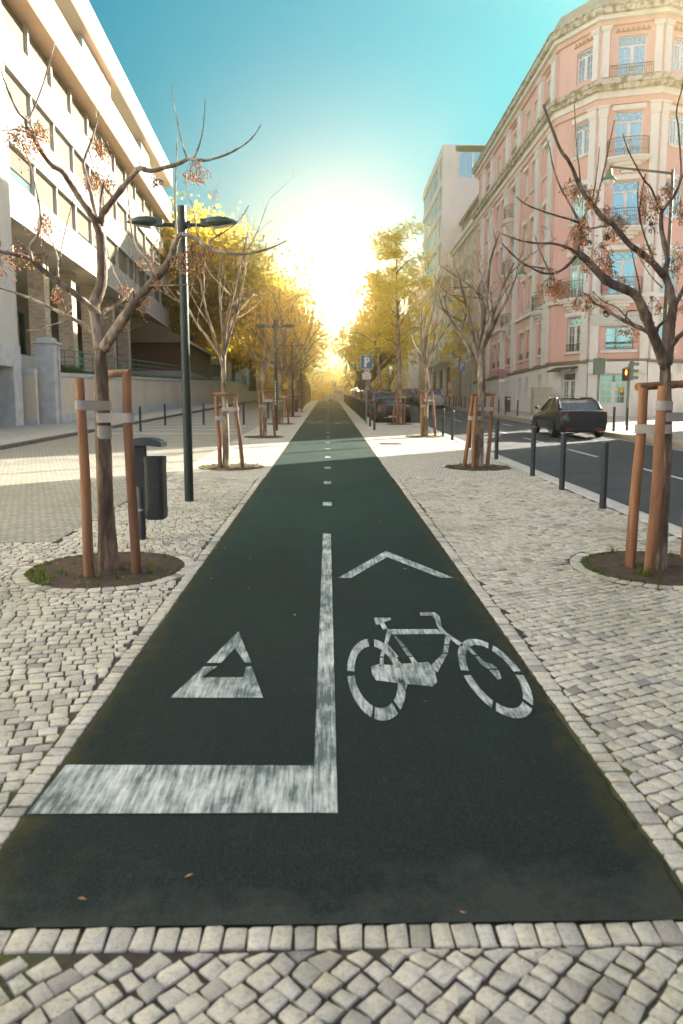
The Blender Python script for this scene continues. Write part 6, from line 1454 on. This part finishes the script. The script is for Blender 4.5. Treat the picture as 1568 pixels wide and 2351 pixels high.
def car(label, loc, rz, body_m, kind='saloon', roof_m=None, group=None, lamps=lamp_red):
    root = thing('parked_car' if kind != 'saloon' or group else 'saloon_car', label, 'car', loc, rz, group)
    K = {'saloon':dict(L=2.28,W=.90,deck=1.00,hood=.93,roof=1.44,rb=-1.72,rr=-.92,rf=.22,fb=1.02,wb=(-1.32,1.36),rw=.60),
         'hatch':dict(L=2.05,W=.89,deck=1.02,hood=.97,roof=1.50,rb=-1.93,rr=-1.50,rf=.20,fb=.95,wb=(-1.22,1.28),rw=.62),
         'suv':dict(L=2.2,W=.93,deck=1.12,hood=1.08,roof=1.66,rb=-2.06,rr=-1.60,rf=.15,fb=.95,wb=(-1.32,1.36),rw=.66),
         'roadster':dict(L=2.02,W=.90,deck=.93,hood=.88,roof=1.235,rb=-1.12,rr=-.62,rf=.10,fb=.72,wb=(-1.18,1.22),rw=.54)}[kind]
    L, W, dk, hd = K['L'], K['W'], K['deck'], K['hood']
    st = [(-L,.36,dk-.22,.80*W),(-L+.05,.27,dk-.04,.90*W),(-L+.22,.22,dk+.0,.96*W),(-1.5 if L > 2.1 else -1.4,.20,dk+.01,W),(-.6,.19,(dk*.7+hd*.3),W),(.5,.19,hd+.01,W),(1.05,.19,hd-.01,.99*W),(L-.55,.20,hd-.10,.95*W),(L-.12,.26,hd-.26,.82*W),(L,.36,hd-.40,.66*W)]
    mb = MB(); vs = []
    for y,zb,zd,hw in st:
        sec = [(0,zb),(.80*hw,zb),(.965*hw,zb+.07),(hw,zb+(zd-zb)*.45),(.985*hw,zb+(zd-zb)*.78),(.93*hw,zd-.03),(.80*hw,zd),(0,zd+.025)]
        full = sec+[(-a,b) for a,b in sec[-2:0:-1]]
        vs += [(a,y,b) for a,b in full]
    n = 14; k = len(st)
    mb.add(vs,[(i*n+j,(i+1)*n+j,(i+1)*n+(j+1)%n,i*n+(j+1)%n) for i in range(k-1) for j in range(n)]+[tuple(range(n)),tuple(reversed(range((k-1)*n,k*n)))])
    # roof and pillars
    rz_ = K['roof']; rw = K['rw']; rb, rr_, rf, fb = K['rb'],K['rr'],K['rf'],K['fb']; bw = W*.86
    RB = (bw*.92,rb,dk+.0); RR = (rw,rr_,rz_-.05); RM = (rw*1.02,(rr_+rf)/2,rz_-.02); RF = (rw,rf,rz_-.06); FB_ = (bw*.92,fb,hd+.0)
    def mir(p): return (-p[0],p[1],p[2])
    rm = roof_m or body_m
    cab = MB(); rows_ = [RR,((RR[0]+RM[0])/2,(rr_+RM[1])/2,rz_-.022),RM,((RF[0]+RM[0])/2,(rf+RM[1])/2,rz_-.025),RF]; vs = []
    for p in rows_: vs += [p,(p[0]*.8,p[1],p[2]+.035),(0,p[1],p[2]+.05),(-p[0]*.8,p[1],p[2]+.035),mir(p)]
    cab.add(vs,[(i*5+j,i*5+j+1,(i+1)*5+j+1,(i+1)*5+j) for i in range(4) for j in range(4)])
    for s in (1,-1):
        q = lambda p: (p[0]*s,p[1],p[2])
        cab.tube([q(RB),q((RB[0]*.5+RR[0]*.5+.03,(rb+rr_)/2-.05,(RB[2]+RR[2])/2+.05)),q(RR)],[.075,.07,.05],8); cab.tube([q(RR),q(RM),q(RF)],.035,8); cab.tube([q(RF),q(FB_)],[.035,.045],8)
        cab.tube([q(((RB[0]+RR[0])/2+.06,rr_*.35,dk-.02)),q((RM[0]*1.0,rr_*.35,rz_-.04))],.028,6)
    bo = mb.build('body', body_m, root, smooth=38); cab.build('roof', rm, bo, smooth=40)
    g = MB(); i_ = .97
    def quadg(a,b,c,d): g.add([a,b,c,d],[(0,1,2,3)])
    rg = MB()
    if kind == 'roadster':
        rg.add([mir(RB),RB,RR,mir(RR)],[(0,1,2,3)]); rg.build('soft_top', rm, bo)
        g.add([(-.36,rb+.10,dk+.055),(.36,rb+.10,dk+.055),(.30,rr_-.10,rz_-.10),(-.30,rr_-.10,rz_-.10)],[(0,1,2,3)])
    else:
        m1 = ((RB[1]+RR[1])/2-.05,(RB[2]+RR[2])/2+.05); mw = (RB[0]+RR[0])/2
        g.add([mir(RB),RB,(mw,m1[0],m1[1]),(-mw,m1[0],m1[1])],[(0,1,2,3)]); g.add([(-mw,m1[0],m1[1]),(mw,m1[0],m1[1]),RR,mir(RR)],[(0,1,2,3)])
    g.build('rear_window', glass_c, root, smooth=True)
    g = MB(); g.add([FB_,mir(FB_),mir(RF),RF],[(0,1,2,3)]); g.build('windscreen', glass_c, root)
    for s in (1,-1):
        g = MB(); q = lambda p: (p[0]*s,p[1],p[2]); x1 = bw*.945
        pts = [q((x1*.985,rb+.12,dk)),q((x1,0,(dk+hd)/2)),q((FB_[0],fb-.05,hd)),q(RF),q(RM),q(RR)]
        g.add(pts,[tuple(range(6)) if s > 0 else tuple(reversed(range(6)))]); g.build('side_window', glass_c, root)
        mb = MB(); mb.lathe([(.02,-.06),(.07,-.03),(.075,.03),(.04,.07),(.01,.075)],(s*(W+.08),fb-.28,hd+.09),10); mb.tube([(s*W*.92,fb-.25,hd+.02),(s*(W+.04),fb-.27,hd+.07)],.02,6); mb.build('mirror', body_m, root, smooth=True)
        mb = MB()
        for yy in (.28,-.62): mb.bb(min(s*(W+.012),s*(W-.01)),max(s*(W+.012),s*(W-.01)),yy-.1,yy+.1,dk-.16,dk-.13)
        mb.build('door_handle', body_m, root)
        mb = MB()
        for yy in K['wb']:
            vs = []; rr0 = .38
            for j in range(17): a = -.3+(pi+.6)*j/16; vs += [(s*(W+.006),yy+rr0*cos(a),.315+rr0*sin(a)),(s*(W-.14),yy+rr0*cos(a),.315+rr0*sin(a))]
            c = len(vs); vs.append((s*(W+.004),yy,.315)); mb.add(vs,[(2*j,2*j+2,c) for j in range(16)])
        mb.build('wheel_arch', trim_m, root)
        for yy in K['wb']: wheel(root, s*(W-.085), yy)
    # tail
    mb = MB(); e = -L
    if kind == 'roadster':
        for s in (-1,1):
            mb.tube([(s*.44,e+.0,dk-.12),(s*.44,e+.0,dk-.20),(s*.62,e+.0,dk-.215),(s*.70,e+.04,dk-.15),(s*.62,e+.0,dk-.10),(s*.44,e+.0,dk-.12)],.022,6)
        t = mb.build('tail_lamp', lamp_red, root)
    else:
        tall = kind in ('hatch','suv')
        for s in (-1,1):
            x0, x1 = s*.50*W, s*.875*W; 
            if tall: x0 = s*.66*W
            a, b = min(x0,x1), max(x0,x1)
            mb.add([(a,e-.004+ (.03 if s < 0 else 0),dk-.30),(b,e-.004+(.03 if s > 0 else 0),dk-.30),(b,e+.03,dk-.06),(a,e+.03,dk-.06),(a,e+.2,dk-.30),(b,e+.2,dk-.30),(b,e+.2,dk-.06),(a,e+.2,dk-.06)],[(0,1,2,3),(0,3,7,4),(1,5,6,2),(3,2,6,7),(0,4,5,1)])
        t = mb.build('tail_lamp', lamps, root)
    mb = MB(); mb.bb(-.80*W,.80*W,e-.03,e+.12,.40,.56); mb.bb(-.70*W,.70*W,e-.015,e+.12,.27,.399); mb.build('bumper', body_m, root)
    mb = MB()
    if kind == 'saloon': 
        mb.prism([(-.52*W,.585),(.52*W,.585),(.66*W,dk-.10),(.60*W,dk-.055),(-.60*W,dk-.055),(-.66*W,dk-.10)],e-.025,e+.08,0,'y'); mb.build('boot_lid', body_m, root)
        mb = MB()
        for s in (-1,1): mb.bb(s*.55*W-.13,s*.55*W+.13,e-.036,e-.031,.325,.365)
        mb.build('reflector', lamp_red, root); mb = MB(); mb.tube([(.0,-.75,1.45),(0,-.86,1.53)],[.03,.012],6); mb.build('antenna', trim_m, root)
    else:
        if kind != 'roadster': mb.bb(-.26,.26,e-.012,e+.02,dk-.28,dk-.17) if kind != 'saloon' else None
        else: mb.bb(-.26,.26,e-.035,e+.02,.30,.40)
        mb.build('number_plate', plate_m, root)
        mb = MB(); mb.bb(-.5*W,.5*W,e-.035,e-.031,.295,.33); mb.build('chrome_strip', steel, root)
    return root
def groad(x, y): return (x, y, gz(y)-.10)
navy = paint('navy', (.012,.022,.032)); blackp = paint('black', (.012,.012,.012)); silver = paint('silver', (.13,.135,.135), .6); whitec = paint('white', (.60,.60,.58), 0); bluep = paint('blue', (.05,.13,.20)); redpn = paint('red', (.16,.03,.02)); greyc = paint('grey', (.12,.125,.125), .5); softtop = mat('soft_top', (.022,.020,.018), .9, .2, 20)
def tilt(o): o.rotation_mode = 'YXZ'; o.rotation_euler = (math.atan(SLOPE),0,o.rotation_euler[2]); return o
tilt(car('dark navy saloon car on the road, seen from behind, without a number plate', groad(9.05,28.25), radians(-2.5), navy, 'saloon', None, None, lamp_dark))
row = [(36.9+2.02,'roadster',blackp,'black convertible with a soft top parked behind the staked feathery tree'),(43.6,'hatch',greyc,'dark estate with red lamps parked just ahead of the convertible'),(48.9,'suv',blackp,'dark tall car parked third in the row'),(54.2,'hatch',silver,'silver car parked fourth in the row'),(59.6,'hatch',redpn,'reddish car parked fifth in the row'),(65,'saloon',greyc,'grey saloon parked sixth in the row'),(70.4,'hatch',blackp,'black car parked seventh in the row'),(75.8,'suv',silver,'silver tall car parked eighth in the row'),(81.2,'hatch',bluep,'bluish car parked ninth in the row'),(86.6,'hatch',whitec,'pale car parked last in the row by the crest')]
for y,k,m,l in row: tilt(car(l, groad(3.22,y), 0, m, k, softtop if k == 'roadster' else None, 'cars parked beside the lane'))
for x,y,k,m,l in ((9.0,66,'suv',whitec,'white tall car parked on the far side of the road'),(9.2,72,'hatch',silver,'silver car ahead of the white one on the far side'),(9.2,78,'hatch',bluep,'bluish car further up on the far side'),(9.2,84,'suv',greyc,'grey tall car furthest up on the far side')): tilt(car(l, groad(x,y), 0, m, k, None, 'cars parked on the far side of the road'))
# small white truck past the crest
root12 = thing('white_truck','small white truck with a blue beacon crossing past the end of the lane','truck',(1.0,98.5,gz(98.5)-.3))
mb = MB(); mb.prism([(-1.5,.5),(1.2,.5),(1.2,1.5),(.9,2.15),(-.1,2.2),(-.55,1.45),(-1.5,1.2)],-.9,.9,0,'y'); mb.bb(1.22,4.2,-.9,.9,.5,1.3); mb.build('body',whitec,root12)
mb = MB(); mb.add([(-.02,-.905,2.05),(.75,-.905,2.0),(.9,-.905,1.5),(-.42,-.905,1.5)],[(0,1,2,3)]); mb.build('side_window',glass_c,root12)
mb = MB(); mb.lathe([(.12,2.2),(.12,2.36),(.02,2.4)],(.45,0,0),10); mb.build('beacon',mat('beacon_blue', (.03,.25,.5), .3),root12)
for x in (-.7,3.2):
    mb = MB(); mb.prism([(x+.4*cos(2*pi*i/18),.4+.4*sin(2*pi*i/18)) for i in range(18)],-.92,-.7,0,'y'); mb.build('wheel',tyre_m,root12)

# ================================================================== air
mb = MB(); mb.bb(-60,60,-20,175,-3,32.5)
hz = tag(mb.build('haze', mat('unused', (.5,.5,.5))), 'thin golden haze filling the street', 'haze', kind='stuff')
hz.data.materials.clear(); hm = bpy.data.materials.new('haze_air'); hm.use_nodes = True; n = hm.node_tree; n.nodes.clear()
vol = n.nodes.new('ShaderNodeVolumePrincipled'); out = n.nodes.new('ShaderNodeOutputMaterial'); n.links.new(vol.outputs[0], out.inputs['Volume'])
vol.inputs['Color'].default_value = (1.0,.78,.40,1); vol.inputs['Density'].default_value = .0044; vol.inputs['Anisotropy'].default_value = .94
hz.data.materials.append(hm)
